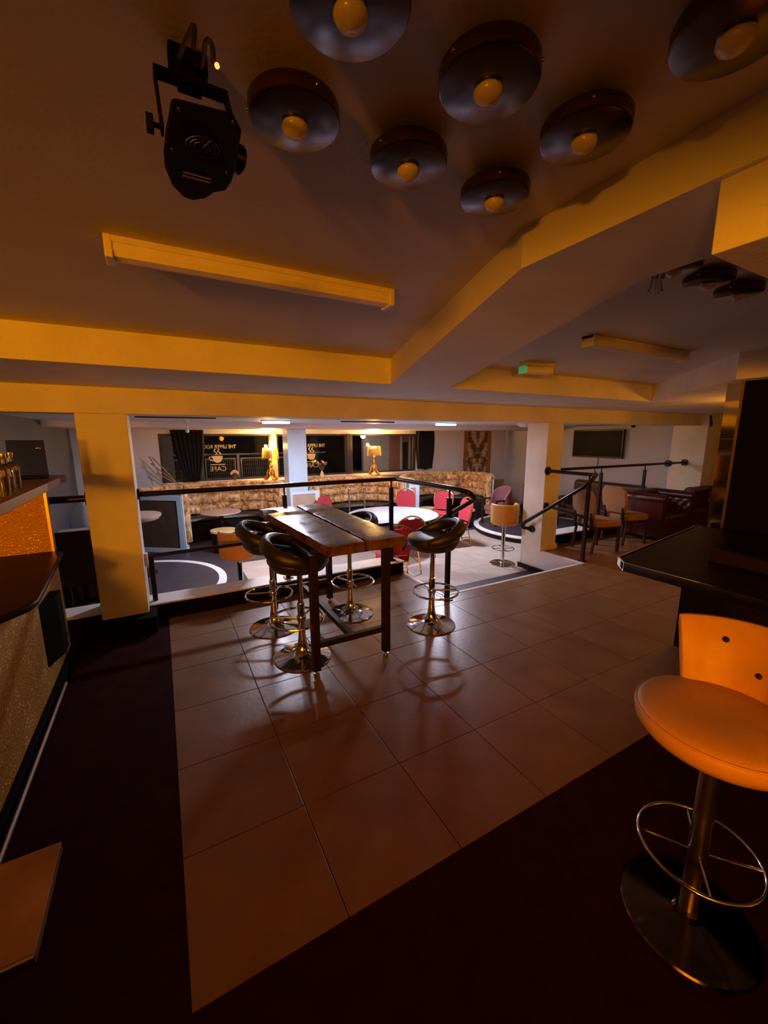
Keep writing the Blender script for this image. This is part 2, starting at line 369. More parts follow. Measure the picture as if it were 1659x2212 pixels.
# ------------------------------------------------------------------ floors
NX0, NX1, NY0 = 3.02, 5.68, 3.92   # stair notch
fl = MB().bx(-6, 11.05, -6, NY0, -.5, -.004).bx(-6, NX0, NY0, 4.86, -.5, -.004).bx(NX1+.02, 11.05, NY0, 4.86, -.5, -.004).build('floor', M['dark_floor'])
struct(fl, 'dark vinyl upper floor around the tiled area', 'floor')
fl2 = MB().bx(-6, 11.05, NY0-.02, 11.2, -.52, LZ-.004).build('floor', M['dark_carpet'])
struct(fl2, 'dark floor of the lower room beyond the kerb', 'floor')
tile_me = {}
def tile(x0, x1, y0, y1, z, m, parent):
    if x1-x0 < .03 or y1-y0 < .03: return
    key = (round(x1-x0, 3), round(y1-y0, 3), m.name)
    if key not in tile_me:
        a, b = (x1-x0)/2-.0022, (y1-y0)/2-.0022; e = .0025
        vs = [(-a,-b,-.004),(a,-b,-.004),(a,b,-.004),(-a,b,-.004),(-a,-b,-.001),(a,-b,-.001),(a,b,-.001),(-a,b,-.001),(-a+e,-b+e,0),(a-e,-b+e,0),(a-e,b-e,0),(-a+e,b-e,0)]
        fs = [(0,3,2,1),(0,1,5,4),(1,2,6,5),(2,3,7,6),(3,0,4,7),(4,5,9,8),(5,6,10,9),(6,7,11,10),(7,4,8,11),(8,9,10,11)]
        tile_me[key] = MB().add(vs, fs).mesh('tile', m)
    o = bpy.data.objects.new('tile', tile_me[key]); C.objects.link(o); o.parent = parent; o.location = ((x0+x1)/2, (y0+y1)/2, z)
GX, GY = -0.0802, 4.8629
for i in range(18):
    for j in range(6):
        x0, x1 = GX+.6*i, GX+.6*(i+1); y1, y0 = GY-.6*j, GY-.6*(j+1)
        y1 = min(y1, 4.86); x1 = min(x1, 10.7)
        if j < 2 and x1 > NX0 and x0 < NX1:
            ye = NY0-.05
            if y0 < ye: tile(x0, x1, y0, ye, 0, M['tile'], fl)
            if x0 < NX0: tile(x0, NX0-.05, max(y0, ye), y1, 0, M['tile'], fl)
            if x1 > NX1: tile(NX1+.05, x1, max(y0, ye), y1, 0, M['tile'], fl)
        else: tile(x0, x1, y0, y1, 0, M['tile'], fl)
for i in range(2, 17):
    for j in range(6):
        x0 = GX+.6*i; y0 = GY+.06+.6*j-.02
        if y0+.6 > 8.3: continue
        if (x0+.3-8.2)**2+(y0+.3-7)**2 < 1.1**2: continue
        tile(x0, x0+.6, y0, y0+.6, LZ, M['ltile'], fl2)
# nosing round the stair notch and the step inside it
n1 = MB().bx(NX0-.05, NX1+.05, NY0-.05, NY0, -.03, .006).bx(NX0-.05, NX0, NY0, 4.86, -.03, .006).bx(NX1, NX1+.05, NY0, 4.70, -.03, .006).build('trim_1', M['white_nose'], bevel=.004)
struct(n1, 'white nosing strip along the edge of the upper floor', 'trim')
st = MB().bx(NX0, 5.663, NY0, NY0+.30, LZ, -.20).build('stair_step', M['dark_floor'], bevel=.01)
struct(st, 'single dark step down to the lower room', 'step')

# ------------------------------------------------------------------ kerb, columns, beams, ceilings
k1 = MB().bx(-6, 2.98, 4.865, 5.16, LZ, .17).build('kerb', M['matte_black'])
struct(k1, 'low black kerb with white top under the left railing', 'kerb')
MB().bx(-6, 3.0, 4.86, 5.18, .17, .19).build('kerb_top', M['white_nose'], k1, bevel=.004)
k2 = MB().bx(6.05, 11.05, 4.865, 5.16, LZ, .17).build('kerb', M['matte_black'])
struct(k2, 'low black kerb right of the right column', 'kerb')
MB().bx(6.05, 11.05, 4.86, 5.18, .17, .19).build('kerb_top', M['white_nose'], k2, bevel=.004)
pl = MB().bx(-.78, -.18, 4.56, 4.86, -.004, .165).build('column_plinth', M['matte_black'], bevel=.008)
struct(pl, 'black plinth under the left column', 'plinth')
c1 = MB().bx(-.66, -.25, 4.70, 5.14, .165, 2.2).build('column', M['paint'], bevel=.008)
struct(c1, 'left amber lit square column', 'column')
MB().bx(-.25, -.215, 4.86, 4.94, .62, .76).build('socket_box', M['cream'], c1, bevel=.004)
c2 = MB().bx(5.68, 6.06, 4.70, 5.14, LZ, 2.2).build('column', M['paint'], bevel=.008)
struct(c2, 'right square column with a lilac lit side', 'column')
sw = MB().bx(5.664, 5.68, NY0+.001, 4.70, LZ, -.002).build('stair_side_wall', M['white_paint'])
struct(sw, 'white side wall of the stair below the right column', 'wall')
bp_ = MB().bx(5.642, 5.663, 4.25, 5.16, LZ, -.31).build('baseboard_right', M['black'])
struct(bp_, 'black baseboard at the foot of the stair side wall', 'baseboard')
cb = MB().bx(5.655, 6.085, 4.675, 4.70, 0, .10).build('trim_2', M['paint'], bevel=.006)
struct(cb, 'skirting block at the foot of the right column', 'trim')
b1 = MB().bx(-6, 10.6, 4.70, 5.14, 2.2, 2.75).build('beam', M['paint'], bevel=.006)
struct(b1, 'long low cream beam across both columns', 'beam')
b2 = MB().bx(-6, 11.05, 3.30, 4.70, 2.44, 2.75).build('beam', M['paint'], bevel=.004)
struct(b2, 'deep stepped ceiling beam in front of the low beam', 'beam')
# diagonal beam and the straight one that continues towards the bar
d = MB().plate([(1.882,3.32,2.44),(1.134,1.098,2.537),(1.597,.95,2.537),(2.54,3.32,2.44)], (0,0,.30)).plate([(1.134,1.098,2.537),(1.155,-6,2.537),(1.58,-6,2.537),(1.597,.95,2.537)], (0,0,.2)).build('beam', M['paint'])
struct(d, 'cream ceiling beam that bends towards the bar', 'beam')
bk = MB().bx(1.156, 4.6, -6, .54, 2.386, 2.75).build('bulkhead', M['paint'], bevel=.004)
struct(bk, 'dropped cream bulkhead over the right bar', 'bulkhead')
bk2 = MB().bx(-6, 1.156, -.62, -.5, 2.34, 2.75).build('bulkhead', M['paint'])
struct(bk2, 'cream downstand across the ceiling behind the camera', 'bulkhead')
d2 = MB().plate([(6.015,3.31,2.44),(4.31,1.70,2.44),(4.31,-6,2.44),(11.05,-6,2.44),(11.05,3.31,2.44)], (0,0,.3)).build('ceiling_drop', M['paint'])
struct(d2, 'lowered cream ceiling block at the right with a slanted edge', 'ceiling')
ce = MB().bx(-6, 11.05, -6, 5.14, 2.66, 2.8).build('ceiling', M['ceilpaint'])
struct(ce, 'cream painted upper ceiling', 'ceiling')
ce2 = MB().bx(-6, 11.05, 5.14, 8.6, 2.26, 2.8).bx(-6, 11.05, 8.6, 11.2, 2.16, 2.8).build('ceiling', M['white_paint'])
struct(ce2, 'white ceiling of the lower room', 'ceiling')
struct(MB().bx(-4.0, 4.0, -1.9, -1.2, -.004, 1.33).build('shade_block', M['black']), 'unseen black block added behind the camera to shade the floor', 'light blocker')  # unseen box added to keep the amber light off the near floor
# outer walls
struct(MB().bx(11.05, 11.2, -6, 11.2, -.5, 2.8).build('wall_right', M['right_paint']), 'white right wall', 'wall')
struct(MB().bx(-6.15, -6, -6, 11.2, -.5, 2.8).build('wall_left', M['grey_paint']), 'grey left wall', 'wall')
struct(MB().bx(-6, 11.05, -6.15, -6, -.5, 2.8).build('wall_front', M['black']), 'dark wall behind the camera', 'wall')
wb = MB().bx(-6, -.01, 11, 11.2, -.5, 2.6).bx(-.01, 7.17, 11, 11.2, -.5, .90).bx(-.01, 7.17, 11, 11.2, 2.06, 2.6).bx(7.17, 11.05, 11, 11.2, -.5, 2.6).build('wall_back', M['white_paint'])
struct(wb, 'white back wall of the lower room with the windows', 'wall')
struct(MB().bx(-1.80, -1.66, 5.16, 11.0, LZ, 2.26).build('wall_left', M['grey_paint']), 'grey inner left wall of the lower room', 'wall')
struct(MB().bx(10.34, 11.05, 10.97, 11.0, LZ, .43).build('trim_3', M['tan_paint']), 'tan lower panel in the corner of the back wall', 'trim')
struct(MB().bx(10.60, 11.05, 4.55, 5.25, LZ, 2.44).build('pier', M['paint'], bevel=.006), 'cream pier against the right wall', 'pier')
struct(MB().bx(2.55, 2.99, 9.2, 9.62, LZ, 2.16).build('column', M['white_gloss'], bevel=.006), 'pale blue lit square column in the lower room', 'column')

# ------------------------------------------------------------------ windows
def window(n, x0, x1, label, mull=()):
    f = MB()
    e = .05
    f.bx(x0, x1, 11.0, 11.10, 2.06-e, 2.06).bx(x0, x1, 11.0, 11.10, .90, .90+e).bx(x0, x0+e, 11.0, 11.10, .90+e, 2.06-e).bx(x1-e, x1, 11.0, 11.10, .90+e, 2.06-e)
    o = struct(f.build('window_%d' % n, M['frame_dark']), label, 'window')
    for mx in mull: MB().bx(mx-.03, mx+.03, 11.01, 11.09, .95, 2.01).build('mullion', M['frame_dark'], o)
    xs = [x0+e]+[v for mx in mull for v in (mx-.03, mx+.03)]+[x1-e]
    for a in range(0, len(xs), 2):
        MB().bx(xs[a], xs[a+1], 11.045, 11.055, .95, 2.01).build('pane', M['glass'], o)
    return o
w1 = window(1, -.01, 2.60, 'left window with cafe lettering and a coffee cup')
w2 = window(2, 2.75, 4.78, 'middle window with lettering half hidden by the pillar')
w3 = window(3, 4.92, 7.17, 'right window looking out to a brown door', mull=())
struct(MB().bx(2.60, 2.75, 10.96, 11.12, .90, 2.06).build('trim_4', M['wood_frame'], bevel=.006), 'lit wooden post between left and middle windows', 'trim')
struct(MB().bx(4.78, 4.92, 10.97, 11.12, .90, 2.06).build('trim_5', M['frame_dark'], bevel=.006), 'dark post between middle and right windows', 'trim')
struct(MB().bx(-.05, 7.2, 10.70, 11.0, .82, .86).build('window_sill', M['wood_frame'], bevel=.006), 'wooden window sill behind the booths', 'sill')

def text_mesh(body, size, width=None):
    cu = bpy.data.curves.new('txt', 'FONT'); cu.body = body; cu.size = size; cu.extrude = .002
    o = bpy.data.objects.new('txt', cu); C.objects.link(o); bpy.context.view_layer.update()
    dg = bpy.context.evaluated_depsgraph_get(); me = bpy.data.meshes.new_from_object(o.evaluated_get(dg))
    bpy.data.objects.remove(o); bpy.data.curves.remove(cu)
    xs = [v.co.x for v in me.vertices]; w_ = max(xs)-min(xs); mn = min(xs)
    k = (width/w_) if width else 1
    for v in me.vertices: v.co.x = (v.co.x-mn)*k
    return me
def lettering(win, body, xr, z, size, width):
    me = text_mesh(body, size, width); out = bpy.data.meshes.new('lettering')
    vs = [(xr-v.co.x, 11.042-v.co.z, z+v.co.y) for v in me.vertices]     # reads from outside, so mirrored in here
    out.from_pydata(vs, [], [tuple(p.vertices) for p in me.polygons]); out.materials.append(M['vinyl'])
    o = bpy.data.objects.new('lettering', out); C.objects.link(o); o.parent = win; return o
def cup(win, xc, zc, s):
    m = MB(); yy = 11.038
    # bowl
    pts = [(-.42, .28), (.42, .28)]
    for i in range(9):
        a = -radians(10+160*i/8); pts.append((.40*cos(a), .22+.52*sin(a)))
    m.plate([(xc-x*s, yy, zc+z*s) for x, z in pts], (0, .004, 0))
    m.tube([(xc-x*s, yy, zc+z*s) for x, z in catmull([(.38,.18,0),(.62,.22,0),(.62,-.02,0),(.33,-.12,0)], 5) for x, z in [(x, z)]] if False else [(xc-p.x*s, yy, zc+p.y*s) for p in catmull([(.36,.18,0),(.62,.20,0),(.60,-.02,0),(.30,-.14,0)], 5)], .035*s, 6)
    m.plate([(xc-x*s, yy, zc+z*s) for x, z in ((-.62,-.40),(.62,-.40),(.56,-.46),(-.56,-.46))], (0, .004, 0))
    for q in (-.14, .14):
        m.tube([(xc-p.x*s, yy, zc+p.y*s) for p in catmull([(q,.36,0),(q-.10,.52,0),(q+.10,.68,0),(q-.02,.86,0)], 6)], .04*s, 6)
    return m.build('cup_emblem', M['vinyl'], win)
lettering(w1, 'THE UPPER ROOM', 1.72, 1.70, .13, .86)
cup(w1, 1.26, 1.43, .30)
lettering(w1, 'CAFE', 1.45, 1.135, .17, .38)
lettering(w2, 'THE UPPER ROOM', 4.13, 1.70, .13, .86)
cup(w2, 3.72, 1.43, .30)
lettering(w2, 'CAFE', 3.92, 1.135, .17, .38)

# outside the windows
xr = thing('balcony_railing', 'galvanised railing with mesh panels outside the left window', 'railing', (0, 12.3, 0))
MB().tube([(-2, 0, 1.50), (4.6, 0, 1.50)], .03).build('top_rail', M['rail_grey'], xr, smooth=True)
for i in range(6): MB().bx(-.9+.95*i-.035, -.9+.95*i+.035, -.03, .03, .2, 1.48).build('post', M['rail_grey'], xr)
for i in range(5):
    x0 = -.9+.95*i+.07; x1 = x0+.81
    fr = MB().bx(x0, x1, -.015, .015, 1.36, 1.40).bx(x0, x1, -.015, .015, .45, .49).bx(x0, x0+.03, -.015, .015, .49, 1.36).bx(x1-.03, x1, -.015, .015, .49, 1.36).build('panel_frame', M['rail_grey'], xr)
    ms = MB()
    for q in range(14): ms.bx(x0+.03+.055*q, x0+.036+.055*q, -.004, .004, .49, 1.36)
    for q in range(7): ms.bx(x0+.03, x1-.03, -.003, .003, .60+.12*q, .605+.12*q)
    o = ms.build('mesh_infill', M['rail_grey'], fr); o['kind'] = 'stuff'
ew = MB().bx(-6, 12, 15.5, 15.7, -1, 5).build('facade', M['ext_dark']); struct(ew, 'dark building front across the street', 'wall')
ep = MB().bx(-.22, .30, 12.0, 12.4, -1, 3).build('gate_pier', M['ext_wall']); struct(ep, 'pale ribbed pier outside the left window', 'pier')
for q in range(22): MB().bx(-.225, .305, 11.985, 12.0, -.6+.15*q, -.50+.15*q).build('block', M['ext_wall'], ep)
ef = MB().bx(5.90, 11, 12.2, 12.35, -1, 3).build('entrance_wall', M['ext_wall']); struct(ef, 'pale wall of the entrance porch outside the right window', 'wall')
dr = MB().bx(6.97, 8.05, 12.10, 12.18, -.4, 2.25).build('door_1', M['door_brown'], bevel=.01); struct(dr, 'brown entrance door seen through the right window', 'door')
for q in (7.25, 7.60): 
    MB().bx(q, q+.07, 12.085, 12.10, .3, 2.0).build('glazing_slit', M['white_gloss'], dr)
MB().bx(7.36, 7.56, 12.09, 12.10, .5, 1.8).build('kick_plate', M['frame_dark'], dr)
MB().bx(6.87, 6.97, 12.06, 12.2, -.4, 2.3).bx(8.05, 8.15, 12.06, 12.2, -.4, 2.3).bx(6.87, 8.15, 12.06, 12.2, 2.25, 2.35).build('door_frame', M['door_brown'], dr)

# ------------------------------------------------------------------ curtains
def curtain(x0, x1, x2, x3, z0, label):
    n = 60; vs = []; fs = []
    rows = 14
    for j in range(rows+1):
        t = j/rows; z = 2.15+(z0-2.15)*t
        bl = sin(pi*min(1, t*1.1))*.04
        a = x0+(x2-x0)*t-bl; b = x1+(x3-x1)*t+bl
        for i in range(n+1):
            u = i/n; vs.append((a+(b-a)*u, 10.80+.035*sin(u*2*pi*7+t)+.01*sin(u*40), z+.02*sin(u*9)*t))
    for j in range(rows):
        for i in range(n): fs.append((j*(n+1)+i, j*(n+1)+i+1, (j+1)*(n+1)+i+1, (j+1)*(n+1)+i))
    o = MB().add(vs, fs).build('curtain', M['curtain'], smooth=True)
    s = o.modifiers.new('thick', 'SOLIDIFY'); s.thickness = .012
    return tag(o, label, 'curtain')
curtain(.24, .95, .50, .82, .93, 'black curtain hanging narrow at the left window')
curtain(7.07, 7.75, 7.15, 7.70, .96, 'black curtain bunched at the right window')

# ------------------------------------------------------------------ damask hanging and corner details on the back wall
t = thing('wall_hanging', 'tall brown damask panel with mirrored plumes on the back wall', 'wall panel', (9.72, 10.985, 0))
MB().bx(-.46, .46, -.012, .012, .70, 2.155).build('patterned_panel', M['damask'], t)
for s in (-1, 1): MB().bx(s*.535-.075, s*.535+.075, -.018, .012, .70, 2.155).build('border', M['damask_border'], t)
tv = thing('television', 'black flat television high on the right wall', 'television', (10.965, 7.36, 0))
MB().bx(-.045, .045, -.76, .76, 1.37, 2.15).build('bezel', M['black_gloss'], tv, bevel=.008)
MB().bx(-.049, -.044, -.73, .73, 1.41, 2.12).build('screen', M['tv'], tv)
MB().bx(.045, .08, -.2, .2, 1.6, 1.9).build('bracket', M['black'], tv)
cbl = MB().tube(catmull([(11.03,7.35,1.4),(11.02,7.33,1.2),(11.02,7.42,1.0),(11.02,7.28,.85),(11.02,7.40,.95),(11.02,7.45,.6)],8), .008, 6).build('cable', M['cable'], smooth=True)
tag(cbl, 'thin black cable dangling below the television', 'cable')
cd = thing('dome_camera', 'small black security camera under the low beam at the right', 'camera', (9.6, 5.6, 2.26))
MB().lathe([(.07,0),(.07,-.03),(.05,-.04)], n=20).build('base', M['white_gloss'], cd, smooth=True)
MB().ball((0,0,-.05), .05).build('dome', M['black_gloss'], cd, smooth=True)
wc = MB().tube(catmull([(10.585,4.53,2.40),(10.57,4.50,2.31),(10.58,4.50,2.24),(10.56,4.48,2.18)],6), .02, 8).tube(catmull([(10.57,4.50,2.31),(10.52,4.46,2.24),(10.48,4.45,2.20)],5), .018, 8).build('cable_tail', M['cable'], smooth=True)
tag(wc, 'black cable tail hanging at the right end of the low beam', 'cable')

# ------------------------------------------------------------------ ceiling lamps: round drums with a disc and a bulb
def make_lamp():
    t = thing('ceiling_lamp', '', 'ceiling lamp', (0,0,0), 0)
    MB().lathe([(.045,2.66),(.045,2.642),(.089,2.642),(.092,2.638),(.092,2.615),(.089,2.612)], n=48, cz=0).build('drum', M['drum'], t, smooth=True)
    MB().lathe([(.002,2.611),(.088,2.611),(.0905,2.6125),(.0905,2.6145)], n=48).build('disc', M['disc'], t, smooth=True)
    MB().lathe([(.024,2.612),(.026,2.608),(.022,2.604)], n=20).build('socket', M['steel'], t, smooth=True)
    MB().lathe([(.020,2.612),(.0265,2.606),(.027,2.602),(.0225,2.594),(.014,2.588),(.0,2.585)], n=24).build('bulb', M['bulb'], t, smooth=True)
    for a in (40, 160, 280): MB().ball((.093*cos(radians(a)), .093*sin(radians(a)), 2.627), .004, 8, 6).build('screw', M['chrome'], t, smooth=True)
    return t
lamp0 = make_lamp()
LC = [((.305,.935), 'round ceiling lamp with the blue white sheen on its disc, nearest the spotlight'),
      ((.585,.943), 'round ceiling lamp with an evenly lilac lit disc'),
      ((.865,.947), 'smallest looking round ceiling lamp beside the bending beam'),
      ((.313,.673), 'round ceiling lamp cut by the top edge, above the spotlight side'),
      ((.595,.68), 'round ceiling lamp in the middle of the overhead cluster'),
      ((.871,.68), 'round ceiling lamp between the middle lamp and the bending beam'),
      ((.605,.385), 'round ceiling lamp of which only a sliver shows at the top edge'),
      ((.875,.413), 'round ceiling lamp in the top right corner of the picture')]
for i, ((x, y), lb) in enumerate(LC):
    if i == 0: lamp0.location = (x, y, 0); lamp0['label'] = lb; lamp0['group'] = 'round lamps overhead'
    else: dup(lamp0, (x, y, 0), radians(37*i), lb)
LC2 = [((1.82,.97), 'far ceiling lamp half hidden behind the bent beam'), ((2.10,.976), 'middle of the three far ceiling lamps by the pillar'),
       ((2.385,.98), 'far ceiling lamp touching the black pillar edge')]
for (x, y), lb in LC2: dup(lamp0, (x, y, 0), .4, lb, 'far round lamps by the pillar')
# crystal drop by the far lamps
cr = thing('crystal_drop', 'small bunch of chrome rods hanging beside the far lamps', 'pendant', (1.94, 1.10, 2.66))
MB().lathe([(.03,0),(.03,-.012)], n=16).build('canopy', M['chrome'], cr, smooth=True)
for i in range(7):
    a = i*2*pi/7; MB().tube([(.012*cos(a),.012*sin(a),-.012),(.03*cos(a),.03*sin(a),-.075)], .004, 6).build('rod', M['chrome'], cr, smooth=True)

# ------------------------------------------------------------------ fluorescent battens, exit light
def batten(x0, x1, y, lb):
    L = x1-x0
    t = thing('fluorescent_batten', lb, 'light fitting', (x0, y, 2.66), 0, 'unlit ceiling battens')
    MB().bx(.0, L, -.045, .045, -.022, 0).build('tray', M['cream'], t, bevel=.003)
    sec = [(-.04,-.022),(-.042,-.045),(-.032,-.064),(.0,-.07),(.032,-.064),(.042,-.045),(.04,-.022)]
    m = MB(); m.add([(.025,a,b) for a, b in sec]+[(L-.025,a,b) for a, b in sec], [tuple(range(6,-1,-1)), tuple(range(7,14))]+[(i,(i+1)%7,7+(i+1)%7,7+i) for i in range(7)])
    m.build('diffuser', M['cream'], t)
    for a in (0, L-.025): MB().bx(a, a+.025, -.047, .047, -.074, -.0).build('end_cap', M['cream'], t, bevel=.004)
    return t
batten(-.105, 1.04, 1.835, 'long unlit batten light on the near ceiling')
batten(2.66, 3.92, 1.93, 'unlit batten light on the far ceiling before the pillar')
ex = thing('exit_light', 'emergency light box with a green end on the ceiling', 'emergency light', (3.05, 2.88, 2.66), radians(-12))
MB().bx(0, .34, -.05, .05, -.035, 0).build('tray', M['cream'], ex, bevel=.004)
MB().bx(.03, .33, -.045, .045, -.10, -.035).build('diffuser', M['cream'], ex, bevel=.012)
MB().bx(.0, .03, -.045, .045, -.10, -.04).build('green_legend', M['green_on'], ex, bevel=.004)

# ------------------------------------------------------------------ effect spotlight on the ceiling
sp = thing('effect_spotlight', 'black disco effect spotlight hanging from the ceiling in a bracket', 'spotlight', (.108, .935, 2.66))
MB().bx(-.032, .032, -.016, .014, -.035, 0).build('ceiling_plate', M['matte_black'], sp, bevel=.003)
MB().bx(-.022, .018, -.045, -.010, -.075, -.03).build('stem', M['matte_black'], sp, bevel=.003)
yk = MB()
yk.plate([(-.060,-.050,-.075),(.058,-.050,-.075),(.058,-.022,-.075),(-.060,-.022,-.075)], (0,0,.006))
for sx in (-.060, .055): yk.plate([(sx,-.050,-.075),(sx,-.022,-.075),(sx,-.100,-.205),(sx,-.128,-.205)], (.004,0,0))
yk.build('yoke', M['matte_black'], sp, bevel=.0015)
MB().tube([(-.060,-.112,-.198),(-.070,-.112,-.198)], .004, 8).tube([(-.070,-.112,-.198),(-.080,-.112,-.198)], [.013,.013], 12).build('knob', M['matte_black'], sp, smooth=True)
bz0, bz1 = -.235, -.165
bod = [(-.052,-.242),(.026,-.252),(.044,-.220),(.050,-.135),(.050,-.085),(.044,-.050),(.026,-.034),(.014,-.006),(-.008,.014),(-.026,.010),(-.046,-.022),(-.058,-.070),(-.060,-.11)]
n_ = len(bod); MB().add([(x,y,bz0) for x,y in bod]+[(x*.85,max(y,-.165-.2*(x+.01)) if y < -.15 else y*.9,bz1-.02) for x,y in bod], [tuple(range(n_-1,-1,-1)), tuple(range(n_,2*n_))]+[(i,(i+1)%n_,n_+(i+1)%n_,n_+i) for i in range(n_)]).build('body', M['matte_black'], sp, bevel=.005)
fg = MB()
for r_ in (.012, .018, .024): fg.tube(circ(r_, bz0-.001, 24, -.006, -.160), .001, 5, closed=True)
for a in range(4): fg.tube([(-.006,-.160,bz0-.001),(-.006+.026*cos(a*pi/2+.4),-.160+.026*sin(a*pi/2+.4),bz0-.001)], .001, 5)
fg.build('fan_grille', M['black_gloss'], sp, smooth=True)
for a, b in ((-.042,-.225),(.028,-.235),(-.048,-.13),(.036,-.11)): MB().ball((a,b,bz0), .003, 8, 6).build('screw', M['black_gloss'], sp, smooth=True)
MB().tube([(.035,-.105,-.20),(.062,-.092,-.20)], [.020,.023], 16).build('lens_hood', M['black_gloss'], sp, smooth=True)
MB().tube([(.062,-.092,-.20),(.064,-.091,-.20)], .019, 16).build('lens', M['cream'], sp, smooth=True)
MB().tube(catmull([(.002,-.02,-.03),(.012,-.08,-.07),(.008,-.17,-.10),(.006,-.235,-.15),(.004,-.248,-.18)],6), .0035, 6).tube(catmull([(-.01,-.01,-.03),(-.02,-.09,-.07),(-.012,-.2,-.11),(-.02,-.246,-.17)],6), .0035, 6).build('power_cable', M['cable'], sp, smooth=True)
MB().ball((.008,-.252,-.185), .0035, 8, 6).build('status_light', M['red_led'], sp, smooth=True)
MB().bx(-.03, .015, -.078, -.074, bz0-.001, bz0+.0005).bx(-.03, .015, -.068, -.063, bz0-.001, bz0+.0005).build('rating_label', M['mdf'], sp)

# ------------------------------------------------------------------ timber poseur table
tb = thing('poseur_table', 'tall table with two thick reclaimed timber planks on black steel legs', 'table', (0,0,0))
def plank(x0, x1, y0, y1, z0, z1, seed, notches=(), xtap=0):
    R = random.Random(seed); ny, nx = 26, 6; vs = []; fs = []
    for j in range(ny+1):
        y = y0+(y1-y0)*j/ny
        la, lb_ = R.uniform(-.006,.006), R.uniform(-.006,.006)
        if j in (0, ny): la = .006; lb_ = -.006
        for i in range(nx+1):
            xl = x0+xtap*j/ny; x = xl+la+(x1+lb_-xl-la)*i/nx
            yy = y+(R.uniform(-.006,.006) if j in (0,ny) else 0)
            zt = z1+R.uniform(-.0008,.0008)-(.007 if i in (0,nx) or j in (0,ny) else 0)
            for (nx0, nx1, ny0, ny1) in notches:
                if nx0 <= x <= nx1 and ny0 <= yy <= ny1: zt -= .05
            vs.append((x,yy,zt))
    top = len(vs)
    for j in range(ny+1):
        for i in range(nx+1):
            x, yy, z = vs[j*(nx+1)+i]; vs.append((x, yy, z0+R.uniform(-.003,.003)+(.006 if i in (0,nx) or j in (0,ny) else 0)))
    q = lambda j, i: j*(nx+1)+i
    for j in range(ny):
        for i in range(nx):
            fs.append((q(j,i),q(j,i+1),q(j+1,i+1),q(j+1,i))); fs.append((top+q(j,i),top+q(j+1,i),top+q(j+1,i+1),top+q(j,i+1)))
    for j in range(ny):
        fs.append((q(j,0),q(j+1,0),top+q(j+1,0),top+q(j,0))); fs.append((q(j+1,nx),q(j,nx),top+q(j,nx),top+q(j+1,nx)))
    for i in range(nx):
        fs.append((q(0,i+1),q(0,i),top+q(0,i),top+q(0,i+1))); fs.append((q(ny,i),q(ny,i+1),top+q(ny,i+1),top+q(ny,i)))
    return MB().add(vs, fs)
plank(1.065, 1.395, 2.86, 4.84, 1.055, 1.15, 3, ((.9,1.09,4.52,4.66),), -.11).build('plank', M['timber'], tb, bevel=.006)
plank(1.415, 1.765, 2.84, 4.84, 1.060, 1.155, 5).build('plank', M['timber'], tb, bevel=.006)
MB().bx(1.245, 1.295, 2.848, 2.875, 1.06, 1.152).build('split_block', M['timber'], tb, bevel=.008)
for lx in (.99, 1.655):
    for ly in (3.0, 4.41):
        lg = MB().bx(lx-.032, lx+.032, ly-.032, ly+.032, .05, 1.055).build('leg', M['black'], tb, bevel=.004)
        MB().lathe([(.012,.05),(.012,.03),(.024,.028),(.026,.02),(.026,.006),(.022,0)], lx, ly, 16).build('levelling_foot', M['steel'], lg, smooth=True)
for ly in (3.0, 4.41):
    MB().bx(1.022, 1.623, ly-.025, ly+.025, .25, .30).build('crossbar', M['black'], tb, bevel=.003)
    MB().bx(1.022, 1.623, ly-.025, ly+.025, 1.022, 1.055).build('top_rail', M['black'], tb, bevel=.003)
MB().bx(1.295, 1.345, 3.025, 4.385, .25, .30).build('stretcher', M['black'], tb, bevel=.003)
for lx in (.99, 1.655): MB().bx(lx-.02, lx+.02, 3.032, 4.378, 1.022, 1.055).build('top_rail', M['black'], tb, bevel=.003)

